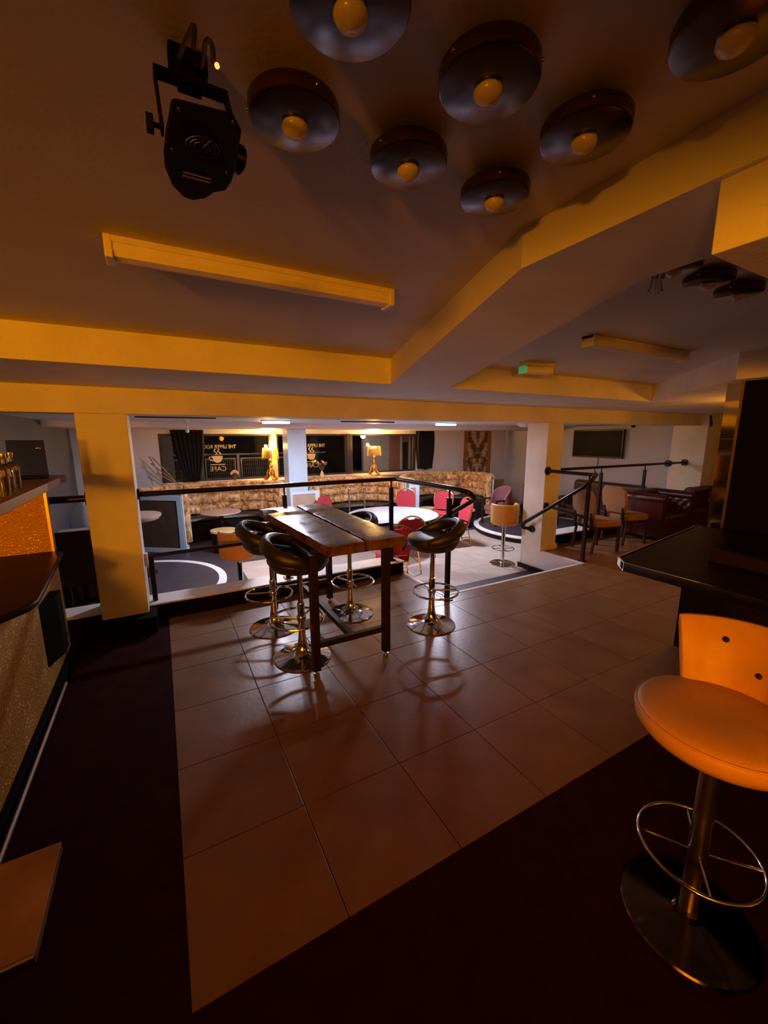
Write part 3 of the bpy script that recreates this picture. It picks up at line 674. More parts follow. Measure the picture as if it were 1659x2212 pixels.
# ------------------------------------------------------------------ black bar stools round the table (back towards local -x)
def make_stool():
    t = thing('bar_stool', '', 'bar stool', (0,0,0), 0, 'black stools at the timber table')
    MB().lathe([(.252,0),(.256,.006),(.252,.012),(.20,.022),(.13,.035),(.085,.055),(.058,.09),(.042,.14),(.034,.20),(.032,.24)], n=40).build('base', M['chrome'], t, smooth=True)
    MB().lathe([(.032,.24),(.032,.52),(.030,.525)], n=24).build('column', M['chrome'], t, smooth=True)
    MB().lathe([(.024,.525),(.024,.84)], n=20).build('gas_lift', M['chrome'], t, smooth=True)
    ring = MB().tube(circ(.235, .375, 40, -.04, 0), .011, 8, closed=True)
    for a in (70, 180, 290): 
        x, y = -.04+.228*cos(radians(a)), .228*sin(radians(a)); ring.tube([(.025*cos(radians(a)), .025*sin(radians(a)), .385), (x, y, .375)], .009, 8)
    ring.lathe([(.038,.36),(.042,.365),(.042,.40),(.038,.405)], n=20)
    ring.build('foot_ring', M['chrome'], t, smooth=True)
    MB().lathe([(.06,.825),(.16,.83),(.225,.855),(.258,.90),(.265,.945),(.252,.975),(.21,.988),(.10,.984),(.002,.982)], n=36).build('seat', M['black_leather'], t, smooth=True)
    # padded ring that climbs from the front lip to the back
    pts = []; rads = []
    for i in range(49):
        a = radians(-118+236*i/48)                       # a = 0 is the back
        h = (1+cos(a))/2
        R = .232+.050*h
        pts.append((-(R*cos(a)), R*sin(a),   .942+.15*h**1.9)); rads.append(.032+.012*h-.014*(abs(i-24)/24)**6)
    MB().tube(pts, rads, 12, flat=1.45).build('back_ring', M['black_leather'], t, smooth=True)
    bp = []
    m = MB(); k = []
    for i in range(21):
        a = radians(-95+190*i/20); h = (1+cos(a))/2
        k.append((-.250*cos(a), .250*sin(a), .905+.04*h))
    m.tube(k, .024, 10, flat=1.5).build('lower_roll', M['black_leather'], t, smooth=True)
    MB().tube([(0,.02,.835),(.02,.16,.815),(.03,.21,.81)], .006, 6).build('height_lever', M['chrome'], t, smooth=True)
    return t
s1 = make_stool(); s1.location = (.98, 3.345, 0); s1.rotation_euler.z = radians(-30)
s1['label'] = 'black tub bar stool at the near left corner of the timber table'
dup(s1, (.90, 4.06, 0), radians(-26), 'black tub bar stool at the far left of the timber table')
dup(s1, (1.74, 3.985, 0), radians(190), 'black bar stool mostly hidden behind the right side of the timber table')
dup(s1, (2.38, 3.31, 0), radians(160), 'black tub bar stool standing alone to the right of the timber table')

# ------------------------------------------------------------------ railings
def fillet(P, r=.06, n=5):
    P = [Vector(p) for p in P]; out = [P[0]]
    for i in range(1, len(P)-1):
        a = (P[i-1]-P[i]); b = (P[i+1]-P[i]); rr_ = min(r, a.length*.45, b.length*.45)
        s, e = P[i]+a.normalized()*rr_, P[i]+b.normalized()*rr_
        for k in range(n+1):
            t = k/n; out.append((1-t)**2*s+2*t*(1-t)*P[i]+t*t*e)
    out.append(P[-1]); return out
RR = .029
def post(parent, x, y, z0, z1, sleeve=True):
    MB().tube([(x,y,z1-.09),(x,y,z1)], .012, 8).build('post_pin', M['black_gloss'], parent, smooth=True)
    p = MB().bx(x-.025, x+.025, y-.025, y+.025, z0, z1-.09).build('post', M['black_gloss'], parent, bevel=.003)
    MB().bx(x-.055, x+.055, y-.055, y+.055, z0, z0+.012).build('base_plate', M['black_gloss'], p, bevel=.003)
def flange(parent, p, dr, r=.06):
    p = Vector(p); dr = Vector(dr); MB().tube([p, p+dr*.025], r, 20).build('flange', M['black_gloss'], parent, smooth=True)
ra = thing('railing', 'black handrail from the left column round the table and down the stair', 'railing', (0,0,0))
MB().tube(fillet([(-.24,4.98,1.385),(2.90,4.98,1.385),(2.94,3.62,1.385),(2.98,3.46,1.36),(3.10,3.50,1.28),(3.10,4.32,.83),(3.10,5.0,.40),(3.10,5.06,.30)], .10), RR, 12).build('handrail', M['black_gloss'], ra, smooth=True)
MB().tube([(-.24,4.98,.70),(2.85,4.98,.74)], .022, 10).build('lower_rail', M['black_gloss'], ra, smooth=True)
flange(ra, (-.25,4.98,1.385), (1,0,0))
for px in (1.31, 2.84): post(ra, px, 4.98, .19, 1.36)
MB().bx(-.215, -.165, 4.955, 5.005, .19, .69).build('post', M['black_gloss'], ra, bevel=.003)
post(ra, 2.94, 3.77, 0, 1.36)
rb = thing('railing', 'short black handrail left of the left column', 'railing', (0,0,0))
MB().tube([(-1.62,4.9,1.385),(-.66,4.9,1.385)], RR+.006, 12).build('handrail', M['black_gloss'], rb, smooth=True)
flange(rb, (-.66,4.9,1.385), (-1,0,0), .075)
post(rb, -1.45, 4.90, .19, 1.36)
rc = thing('railing', 'black handrail running from the right column to the right wall', 'railing', (0,0,0))
MB().tube([(6.06,4.92,1.385),(10.60,4.92,1.372)], RR-.003, 12).build('handrail', M['black_gloss'], rc, smooth=True)
MB().tube([(9.88,4.92,1.372),(9.93,4.92,1.372)], .075, 20).build('coupling', M['black_gloss'], rc, smooth=True)
flange(rc, (10.60,4.92,1.372), (-1,0,0), .075)
for px in (7.58, 9.08): post(rc, px, 4.95, .19, 1.36)
rd = thing('railing', 'black handrail bending down the stair from the right column', 'railing', (0,0,0))
MB().tube(fillet([(5.72,4.70,1.40),(5.86,3.90,1.385),(5.62,3.80,1.34),(5.58,3.90,1.22),(5.56,4.98,.47),(5.57,5.06,.37),(5.66,4.93,.36)], .08), RR, 12).build('handrail', M['black_gloss'], rd, smooth=True)
flange(rd, (5.72,4.70,1.40), (0,-1,0), .07); flange(rd, (5.68,4.90,.36), (-1,0,0), .06)
MB().tube([(5.74,4.68,.80),(5.80,3.96,.71)], .022, 10).build('lower_rail', M['black_gloss'], rd, smooth=True)
flange(rd, (5.74,4.70,.80), (0,-1,0), .06)
post(rd, 5.80, 3.97, 0, 1.37)

# ------------------------------------------------------------------ round white table and banquet chairs
rt = thing('round_table', 'large round white banquet table in the lower room', 'table', (4.27, 7.42, LZ))
MB().lathe([(.002,.715),(.96,.715),(.97,.72),(.97,.738),(.96,.745),(.002,.745)], n=64).build('tabletop', M['table_white'], rt, smooth=True)
MB().lathe([(.971,.722),(.978,.727),(.978,.735),(.971,.740)], n=64).build('edge_band', M['oak_rim'], rt, smooth=True)
for sx in (-1, 1):
    lg = MB()
    for sy in (-1, 1): lg.tube([(sx*.50, sy*.45, .71), (sx*.62, sy*.52, 0)], .016, 8)
    lg.tube([(sx*.60, -.50, .12), (sx*.60, .50, .12)], .012, 8)
    lg.build('leg', M['steel'], rt, smooth=True)
def make_banquet():      # front towards local +y
    t = thing('banquet_chair', '', 'chair', (0,0,0), 0, 'red banquet chairs at the round table')
    MB().prism(rrect(-.225, .225, -.17, .25, .05), .42, .50).build('seat', M['red_fab'], t, bevel=.02, seg=3)
    MB().prism(rrect(-.23, .23, -.175, .255, .05), .395, .42).build('seat_frame', M['gold'], t, bevel=.004)
    def yb(z): return -.19-.10*(z-.5)/.5
    ol = [(-.185,.52),(.185,.52),(.210,.70),(.203,.86),(.150,.928),(.062,.962),(.05,.938),(-.05,.938),(-.062,.962),(-.150,.928),(-.203,.86),(-.210,.70)]
    pad = MB().add([(x, yb(z)+.022, z) for x, z in ol]+[(x, yb(z)-.020, z) for x, z in ol], [tuple(range(11,-1,-1)), tuple(range(12,24))]+[(i,(i+1)%12,12+(i+1)%12,12+i) for i in range(12)]).xf(Matrix.Diagonal((1.15,1,1,1)))
    pad.build('backrest', M['red_fab'], t, bevel=.009, seg=3)
    fr = [(-.175,.42),(-.185,.56),(-.215,.70),(-.208,.87),(-.15,.94),(-.06,.985),(0,.995),(.06,.985),(.15,.94),(.208,.87),(.215,.70),(.185,.56),(.175,.42)]
    MB().tube([(p.x, yb(p.y), p.y) for p in catmull([(x, z, 0) for x, z in fr], 3)],   .013, 8).xf(Matrix.Diagonal((1.15,1,1,1))).build('back_frame', M['gold'], t, smooth=True)
    for s in (-1, 1):
        MB().tube([(s*.185,.21,.40),(s*.195,.235,0)], .012, 8).build('leg', M['gold'], t, smooth=True)
        MB().tube([(s*.175,-.175,.41),(s*.19,-.30,0)], .012, 8).build('leg', M['gold'], t, smooth=True)
        MB().tube([(s*.19,.222,.18),(s*.185,-.245,.18)], .009, 8).build('stretcher', M['gold'], t, smooth=True)
    return t
bc = make_banquet(); bc.scale = (1, 1, 1.05)
BC = [((3.70, 6.0), -8, 'red banquet chair with its back to us at the near side of the round table'),
      ((3.05, 8.05), -120, 'pink lit red banquet chair left of the round table'),
      ((3.42, 8.78), -152, 'red banquet chair seen edge on behind the left of the round table'),
      ((5.42, 8.72), 152, 'red banquet chair facing us across the round table'),
      ((6.05, 8.12), 125, 'red banquet chair behind the second rail post'),
      ((5.62, 6.95), 82, 'red banquet chair side on at the right of the round table'),
      ((2.35, 8.45), -100, 'red banquet chair of which only the top shows past the timber table'),
      ((3.14, 5.47), -12, 'dark red banquet chair close behind the kerb end')]
for i, ((x, y), a, lb) in enumerate(BC):
    if i == 0: bc.location = (x, y, LZ); bc.rotation_euler.z = radians(a); bc['label'] = lb
    else: dup(bc, (x, y, LZ), radians(a), lb)

# ------------------------------------------------------------------ tan tub stools in the lower room (back towards local -y)
def make_tub(col='tan_leather'):
    t = thing('tub_stool', '', 'bar stool', (0,0,0), 0)
    MB().lathe([(.235,0),(.238,.006),(.23,.014),(.10,.022),(.05,.03),(.04,.04)], n=40).build('base', M['chrome'], t, smooth=True)
    MB().lathe([(.036,.03),(.036,.76)], n=20).build('column', M['chrome'], t, smooth=True)
    rg = MB().tube(circ(.20, .30, 36), .010, 8, closed=True)
    for a in (0, 90, 180, 270): rg.tube([(.03*cos(radians(a)),.03*sin(radians(a)),.30),(.195*cos(radians(a)),.195*sin(radians(a)),.30)], .008, 8)
    rg.build('foot_ring', M['chrome'], t, smooth=True)
    MB().lathe([(.05,.75),(.17,.755),(.205,.79),(.21,.84),(.20,.87),(.16,.882),(.002,.885)], n=32).build('seat', M[col], t, smooth=True)
    path = []
    for i in range(29):
        a = radians(-90-105+210*i/28); path.append((.225*cos(a), .225*sin(a), 0))
    sec = [(-.025,.80),(.0,.772),(.025,.80),(.032,1.10),(.025,1.145),(0,1.158),(-.025,1.145),(-.038,1.10)]
    MB().sweep(path, sec).build('backrest', M[col], t, smooth=True)
    return t
ts = make_tub(); ts.location = (5.52, 5.42, LZ); ts.rotation_euler.z = radians(-25)
ts['label'] = 'tan tub bar stool beside the right column at the foot of the stair'; ts['group'] = 'tan stools in the lower room'
dup(ts, (.82, 5.62, LZ), radians(8), 'tan tub bar stool behind the left railing in front of the booth')

# ------------------------------------------------------------------ near right bar stool
ns = thing('bar_stool', 'large amber tan bar stool with a buttoned back in the right foreground', 'bar stool', (1.755, .585, 0))
MB().lathe([(.238,0),(.242,.006),(.236,.013),(.10,.022),(.055,.03),(.045,.05)], n=64).build('base', M['dark_chrome'], ns, smooth=True)
MB().lathe([(.034,.03),(.034,.84)], n=32).build('column', M['steel'], ns, smooth=True)
rg = MB().tube(circ(.205, .345, 56), .0085, 10, closed=True)
for a in (35, 125, 215, 305): rg.tube([(.034*cos(radians(a)),.034*sin(radians(a)),.335),(.20*cos(radians(a)),.20*sin(radians(a)),.345)], .006, 8)
rg.build('foot_ring', M['chrome'], ns, smooth=True)
MB().lathe([(.05,.83),(.20,.835),(.245,.855),(.268,.885),(.275,.92),(.266,.938),(.262,.943),(.24,.955),(.16,.966),(.08,.962),(.002,.958)], n=64).build('seat', M['tan_leather'], ns, smooth=True)
MB().tube(circ(.268, .936, 64), .0045, 6, closed=True).build('piping', M['tan_leather'], ns, smooth=True)
ba0, ba1 = -85, 56     # back arc
path = [(.235*cos(radians(ba1+(ba0-ba1)*i/30)), .235*sin(radians(ba1+(ba0-ba1)*i/30)), 0) for i in range(31)]
bk_ = MB()
vs = []; fs = []; sec = [(-.012,.92),(.030,.92),(.034,1.05),(.022,1.20),(.006,1.225),(-.016,1.223),(-.032,1.19),(-.026,1.02)]
for i, p in enumerate(path):
    u = abs(i-15)/15; drop = .012*u**2+.06*max(0, u-.88)/.12*0
    t_ = Vector(path[min(i+1,30)])-Vector(path[max(i-1,0)]); t_.normalize(); nn = Vector((t_.y,-t_.x,0))
    for a, h in sec:
        lean = -.07*(h-.92)/.30
        sq = 1-.6*max(0, u-.9)/.1
        vs.append(Vector(p)+nn*(a*sq+lean)+Vector((0,0,h-(drop if h > 1.05 else 0))))
k = len(sec)
for i in range(30):
    for q in range(k): fs.append((i*k+q, i*k+(q+1)%k, (i+1)*k+(q+1)%k, (i+1)*k+q))
fs.append(tuple(range(k-1,-1,-1))); fs.append(tuple(30*k+q for q in range(k)))
bk_.add(vs, fs).build('backrest', M['tan_leather'], ns, smooth=True, bevel=.008)
for i, h in ((7, 1.145), (13, 1.045), (18, 1.145), (24, 1.045)):
    p = Vector(path[i]); nn = (-p).normalized(); c = p+nn*(.031-.07*(h-.92)/.30)
    MB().ball((c.x, c.y, h), .012, 12, 8).build('button', M['black'], ns, smooth=True)

# ------------------------------------------------------------------ right bar: counter, base, pillar
rc_ = thing('bar_counter', 'dark bar counter with a chrome edge at the right', 'bar counter', (0,0,0))
ct = [(2.72,1.585),(2.64,1.52),(2.64,-1.5),(4.38,-1.5),(4.38,1.84)]
MB().prism(ct, 1.10, 1.15).build('counter_top', M['counter'], rc_, bevel=.006)
MB().sweep([(2.64,-1.5,1.095),(2.64,1.50,1.095),(2.735,1.592,1.095),(4.38,1.848,1.095)], [(-.012,0),(0,0),(0,.058),(-.012,.058)]).build('chrome_edge', M['chrome'], rc_)
MB().bx(3.15, 3.22, -1.5, 1.25, 1.15, 1.23).build('upstand', M['black'], rc_, bevel=.006)
MB().bx(4.15, 4.36, -1.5, 1.82, -.004, 1.10).build('counter_base', M['black'], rc_, bevel=.006)
pp = MB().bx(4.50, 5.0, .85, 1.72, -.004, 2.44).build('pillar', M['matte_black'], bevel=.004)
struct(pp, 'wide black pillar behind the right bar counter', 'pillar')
MB().bx(4.49, 4.50, 1.70, 1.722, -.004, 2.44).build('brass_edge', M['gold'], pp)
for q in range(5): MB().bx(4.50, 4.52, 1.724, 1.83, -.004+.488*q+(.002), .482+.488*q).build('mirror_tile', M['mirror'], pp)

# ------------------------------------------------------------------ left bar
lb_ = thing('bar_counter', 'gold glitter bar front with a dark counter and raised shelf at the left', 'bar counter', (0,0,0))
MB().bx(-1.05, -.87, -2.6, 4.36, .12, .95).build('glitter_front', M['glitter'], lb_)
MB().bx(-.875, -.80, 3.75, 4.40, -.004, .95).build('end_post', M['glitter'], lb_, bevel=.02) if False else None
MB().bx(-1.02, -.84, -2.6, 4.36, -.004, .12).build('kick_board', M['matte_black'], lb_, bevel=.004)
MB().tube([(-.80,1.3,.10),(-.80,3.7,.10)], .010, 8).build('kick_trim', M['steel'], lb_, smooth=True)
ctp = [(-.86,4.42),(-.82,4.36),(-.74,3.10),(-.76,3.0),(-.90,2.82),(-.90,-2.6),(-2.0,-2.6),(-2.0,4.45)]
MB().prism(ctp, .955, 1.0).build('counter_top', M['counter'], lb_, bevel=.018, seg=3)
MB().bx(-1.9, -.895, 4.40, 4.46, 1.0, 1.60).build('glitter_end_panel', M['glitter'], lb_)
MB().bx(-.905, -.885, 4.395, 4.465, 1.0, 1.60).build('panel_edge', M['gold'], lb_)
MB().prism([(-1.05,4.56),(-.735,4.42),(-.70,2.2),(-1.05,2.2)], 1.60, 1.66).build('raised_shelf', M['shelf_wood'], lb_, bevel=.006)
MB().bx(-1.04, -1.01, 2.22, 2.28, 1.0, 1.60).build('shelf_support', M['black'], lb_)
MB().prism([(-.872,3.60),(-.872,3.95),(-.80,3.95),(-.80,3.80)], .30, .78).build('recess_shade', M['matte_black'], lb_)  # raised black block, its colour stands in for the shade of a recess
MB().tube([(-1.25,3.35,1.004),(-1.02,3.42,1.004)], .006, 6).build('counter_trim', M['gold'], lb_, smooth=True)
# bottles and glasses on the shelf
def bottle(x, y, h, r, lb, liquid):
    t = thing('glass_bottle', lb, 'bottle', (x, y, 1.66), 0, 'glass bottles on the bar shelf')
    MB().lathe([(.002,0),(r*.9,0),(r,.008),(r,h*.62),(r*.9,h*.70),(r*.38,h*.80),(r*.36,h*.96),(r*.42,h*.97),(r*.42,h)], n=24).build('glass', M['bottle_glass'], t, smooth=True)
    MB().lathe([(.002,.006),(r*.85,.006),(r*.85,h*liquid),(.002,h*liquid)], n=24).build('liquid', M['amber_liquid'], t, smooth=True)
    MB().lathe([(r*.30,h*.93),(r*.44,h*1.0),(r*.44,h*1.08),(.002,h*1.085)], n=16).build('stopper', M['gold'], t, smooth=True)
bottle(-.823, 3.353, .21, .036, 'clear glass bottle rightmost on the bar shelf', .55)
bottle(-.80, 3.13, .21, .036, 'clear glass bottle second from the right on the bar shelf', .45)
bottle(-.778, 2.953, .22, .036, 'clear glass bottle at the picture edge on the bar shelf', .5)
mh = thing('menu_holder', 'dark clear plastic menu holder standing on the far end of the bar shelf', 'menu holder', (-.90, 4.15, 1.66), radians(12))
MB().bx(-.13, .10, -.006, .006, .004, .30).build('sheet', M['clear_plastic'], mh, bevel=.003)
MB().bx(-.12, .09, -.05, .05, 0, .006).build('foot', M['clear_plastic'], mh)
MB().ball((.055,-.012,.235), (.02,.012,.013), 10, 8).build('clip', M['chrome'], mh, smooth=True)
# low table cut by the lower left corner
lt = thing('side_table', 'brown topped side table cut off at the lower left corner', 'table', (-.66, 1.24, 0))
MB().bx(-.18, .285, -.16, .16, .72, .75).build('tabletop', M['brown_top'], lt, bevel=.003)
MB().bx(-.18, .285, -.168, -.161, .722, .752).build('front_edge', M['chrome'], lt)
MB().lathe([(.03,.02),(.03,.72)], .05, 0, 16).build('pedestal', M['black'], lt, smooth=True)
MB().lathe([(.20,0),(.20,.012),(.03,.03)], .05, 0, 28).build('foot', M['black'], lt, smooth=True)

# ------------------------------------------------------------------ seating on the upper floor at the right
def make_side_chair():       # front towards local +x
    t = thing('side_chair', '', 'chair', (0,0,0), 0, 'tan side chairs by the right railing')
    MB().prism(rrect(-.24, .27, -.26, .26, .09), .40, .50).build('seat', M['tan_fab'], t, bevel=.03, seg=3)
    ol = [(-.20,.52),(.20,.52),(.245,.70),(.235,.88),(.17,.96),(-.17,.96),(-.235,.88),(-.245,.70)]
    xb = lambda z: -.25-.16*(z-.5)
    n = len(ol)
    MB().add([(xb(z)+.03, y, z) for y, z in ol]+[(xb(z)-.03, y, z) for y, z in ol], [tuple(range(n)), tuple(range(2*n-1,n-1,-1))]+[(i,(i+1)%n,n+(i+1)%n,n+i) for i in range(n)]).build('backrest', M['tan_fab'], t, bevel=.022, seg=3)
    for s in (-1, 1):
        MB().bx(.20, .24, s*.22-.02, s*.22+.02, 0, .41).build('leg', M['dark_wood'], t, bevel=.004)
        MB().tube([(-.20, s*.22, .42), (-.27, s*.22, 0)], .022, 8).build('leg', M['dark_wood'], t, smooth=True)
        MB().bx(-.30, -.26, s*.18-.02, s*.18+.02, .36, .62).build('back_strut', M['black'], t)
    MB().bx(-.22, .24, -.22, .22, .36, .40).build('seat_frame', M['black'], t)
    return t
sc = make_side_chair(); sc.scale = (1.08, 1.08, 1.12); sc.location = (6.64, 4.32, 0); sc.rotation_euler.z = radians(-14); sc['label'] = 'tan side chair nearest the right column'
dup(sc, (7.60, 4.40, 0), radians(-10), 'tan side chair in front of the red sofa arm')
def chesterfield(lb, loc, rz, W, D, col, H=.86):          # faces local -y
    t = thing('chesterfield_sofa', lb, 'sofa', loc, rz)
    a = .20
    MB().bx(-W/2+.02, W/2-.02, -D/2+.03, D/2-.03, .08, .32).build('base', col, t, bevel=.02)
    ns_ = 2 if W > 1.3 else 1
    sw_ = (W-2*a)/ns_
    for i in range(ns_): MB().bx(-W/2+a+i*sw_+.004, -W/2+a+(i+1)*sw_-.004, -D/2, D/2-.22, .32, .48).build('seat_cushion', col, t, bevel=.045, seg=4)
    # tufted inner face that follows both arms and the back
    pth = fillet([(-W/2+a-.02, -D/2+.02, 0), (-W/2+a-.02, D/2-.20, 0), (W/2-a+.02, D/2-.20, 0), (W/2-a+.02, -D/2+.02, 0)], .10, 6)
    P = []
    for i in range(len(pth)-1):
        L = (pth[i+1]-pth[i]).length; k = max(1, int(L/.03))
        for q in range(k): P.append(pth[i].lerp(pth[i+1], q/k))
    P.append(pth[-1])
    rows = 12; vs = []; fs = []; dist = 0
    for i, p in enumerate(P):
        t_ = P[min(i+1,len(P)-1)]-P[max(i-1,0)]; t_.normalize(); nn = Vector((t_.y,-t_.x,0))
        if i: dist += (P[i]-P[i-1]).length
        for j in range(rows+1):
            v = j/rows; z = .42+v*(H-.42-.02)
            tuft = .022*(abs(sin(pi*(dist/.15+v*2.5))*sin(pi*(dist/.15-v*2.5))))**.6
            out = -.02*v+tuft-.10*max(0, v-.82)/.18
            vs.append(p+nn*out+Vector((0,0,z)))
    for i in range(len(P)-1):
        for j in range(rows): fs.append((i*(rows+1)+j, (i+1)*(rows+1)+j, (i+1)*(rows+1)+j+1, i*(rows+1)+j+1))
    MB().add(vs, fs).build('tufted_back', col, t, smooth=True)
    # rolled top and outer body
    pth2 = fillet([(-W/2+.10, -D/2, 0), (-W/2+.10, D/2-.10, 0), (W/2-.10, D/2-.10, 0), (W/2-.10, -D/2, 0)], .12, 6)
    sec = [(.10*cos(x)*1.05, H-.09+.09*sin(x)) for x in [2*pi*i/14 for i in range(14)]]
    MB().sweep(pth2, sec).build('rolled_arm_and_back', col, t, smooth=True)
    MB().sweep(pth2, [(-.08,.08),(.07,.08),(.07,H-.10),(-.08,H-.10)]).build('outer_body', col, t, bevel=.01)
    for s in (-1, 1):
        MB().tube([(s*(W/2-.10), -D/2-.012, H-.09), (s*(W/2-.10), -D/2+.01, H-.09)], [.075,.095], 16).build('arm_scroll', col, t, smooth=True)
        for q in (-D/2+.08, D/2-.08): MB().lathe([(.02,0),(.03,.03),(.03,.08)], s*(W/2-.1), q, 12).build('foot', M['dark_wood'], t, smooth=True)
    return t
chesterfield('oxblood tufted chesterfield sofa along the right railing', (8.62, 4.42, 0), 0, 1.20, .86, M['ox_leather'], .90)
chesterfield('second oxblood chesterfield at right angles, mostly behind the pillar', (10.25, 3.55, 0), radians(-90), 1.9, .86, M['ox_leather'], .90)

# ------------------------------------------------------------------ lower room, right: round stage, brown sofa, mauve armchairs
rs = thing('round_stage', 'low round dark stage with white nosing at the right of the lower room', 'stage', (8.22, 7.02, LZ))
MB().lathe([(.002,.15),(1.46,.15),(1.46,.0)], n=72).build('platform', M['dark_carpet'], rs, smooth=True)
MB().lathe([(1.40,.151),(1.515,.152),(1.525,.145),(1.525,.115),(1.46,.115)], n=72, cap=False).build('nosing', M['white_nose'], rs, smooth=True)
MB().lathe([(1.462,.115),(1.478,.115),(1.478,0),(1.462,0)], n=72, cap=False).build('riser', M['black'], rs, smooth=True)
ls = thing('round_stage', 'low round dark stage with white nosing behind the left railing', 'stage', (-.66, 6.93, LZ))
A0 = math.acos(-.96/1.40)
arc = lambda r, n=60: [(r*cos(A0-2*A0*i/n), r*sin(A0-2*A0*i/n)) for i in range(n+1)]
MB().prism(arc(1.40)[::-1], 0, .15).build('platform', M['dark_carpet'], ls)
MB().sweep([(x, y, 0) for x, y in arc(1.40)], [(.07,.1505),(-.035,.152),(-.045,.145),(-.045,.115),(-.002,.115),(-.002,.1505)]).build('nosing', M['white_nose'], ls)
MB().sweep([(x, y, 0) for x, y in arc(1.40)], [(-.002,0),(-.002,.114),(-.012,.114),(-.012,0)]).build('riser', M['black'], ls)
bs = thing('sofa', 'brown leather sofa under the television', 'sofa', (10.35, 6.72, LZ+.0), radians(-90))
W = 2.0
MB().bx(-W/2, W/2, -.42, .42, .05, .32).build('base', M['brown_leather'], bs, bevel=.03)
for i in (-1, 1): MB().bx(min(0,i*.80), max(0,i*.80), -.44, .20, .32, .50).build('seat_cushion', M['brown_leather'], bs, bevel=.05, seg=4)
MB().bx(-W/2, W/2, .18, .44, .32, 1.14).build('backrest', M['brown_leather'], bs, bevel=.10, seg=5)
for s in (-1, 1): MB().bx(s*.90-.11, s*.90+.11, -.44, .30, .05, .72).build('armrest', M['brown_leather'], bs, bevel=.07, seg=4)
cu = MB().bx(-.20, .20, -.05, .05, 0, .36).xf(T(10.00, 5.58, .16, radians(-70), radians(-14))).build('cushion', M['tan_fab'], bevel=.045, seg=4)
tag(cu, 'beige cushion on the near end of the brown sofa', 'cushion')
def make_armchair():         # faces local -y
    t = thing('armchair', '', 'armchair', (0,0,0), 0, 'mauve armchairs on the right stage')
    MB().prism(rrect(-.25, .25, -.28, .24, .08), .34, .48).build('seat', M['mauve_fab'], t, bevel=.04, seg=3)
    path = [(.27*cos(radians(a)), .05+.24*sin(radians(a)), 0) for a in range(200, -21, -10)]
    vs = []; fs = []; k = 6
    for i, p in enumerate(path):
        u = i/(len(path)-1); h = .62+.36*max(0, sin(pi*u))**.55
        nn = Vector((-p[0], .05-p[1], 0)).normalized()
        for a, z in ((-.035,.36),(.035,.36),(.035,h-.02),(.015,h),(-.015,h),(-.035,h-.02)): vs.append(Vector(p)+nn*a+Vector((0,0,z)))
    for i in range(len(path)-1):
        for q in range(k): fs.append((i*k+q, i*k+(q+1)%k, (i+1)*k+(q+1)%k, (i+1)*k+q))
    fs.append(tuple(range(k-1,-1,-1))); fs.append(tuple((len(path)-1)*k+q for q in range(k)))
    MB().add(vs, fs).build('backrest', M['mauve_fab'], t, smooth=True)
    for s in (-1, 1):
        MB().bx(s*.27-.02, s*.27+.02, -.29, -.24, 0, .64).build('leg', M['dark_wood'], t, bevel=.005)
        MB().bx(s*.24-.02, s*.24+.02, .20, .24, 0, .40).build('leg', M['dark_wood'], t, bevel=.005)
        MB().bx(s*.27-.025, s*.27+.025, -.29, .06, .62, .66).build('armrest', M['dark_wood'], t, bevel=.008)
    return t
ac = make_armchair(); ac.location = (7.50, 7.62, LZ+.152); ac.rotation_euler.z = radians(-95); ac['label'] = 'mauve armchair side on at the left edge of the round stage'
dup(ac, (8.98, 7.75, LZ+.152), radians(-25), 'mauve armchair half hidden by the right column')
xt = thing('low_table', 'dark low table between the tan chairs and the brown sofa', 'table', (8.0, 6.2, LZ+.152))
MB().lathe([(.002,.50),(.38,.50),(.39,.515),(.38,.53),(.002,.53)], n=36).build('tabletop', M['dark_wood'], xt, smooth=True)
MB().lathe([(.22,0),(.22,.015),(.03,.03),(.03,.50)], n=24).build('pedestal', M['chrome'], xt, smooth=True)

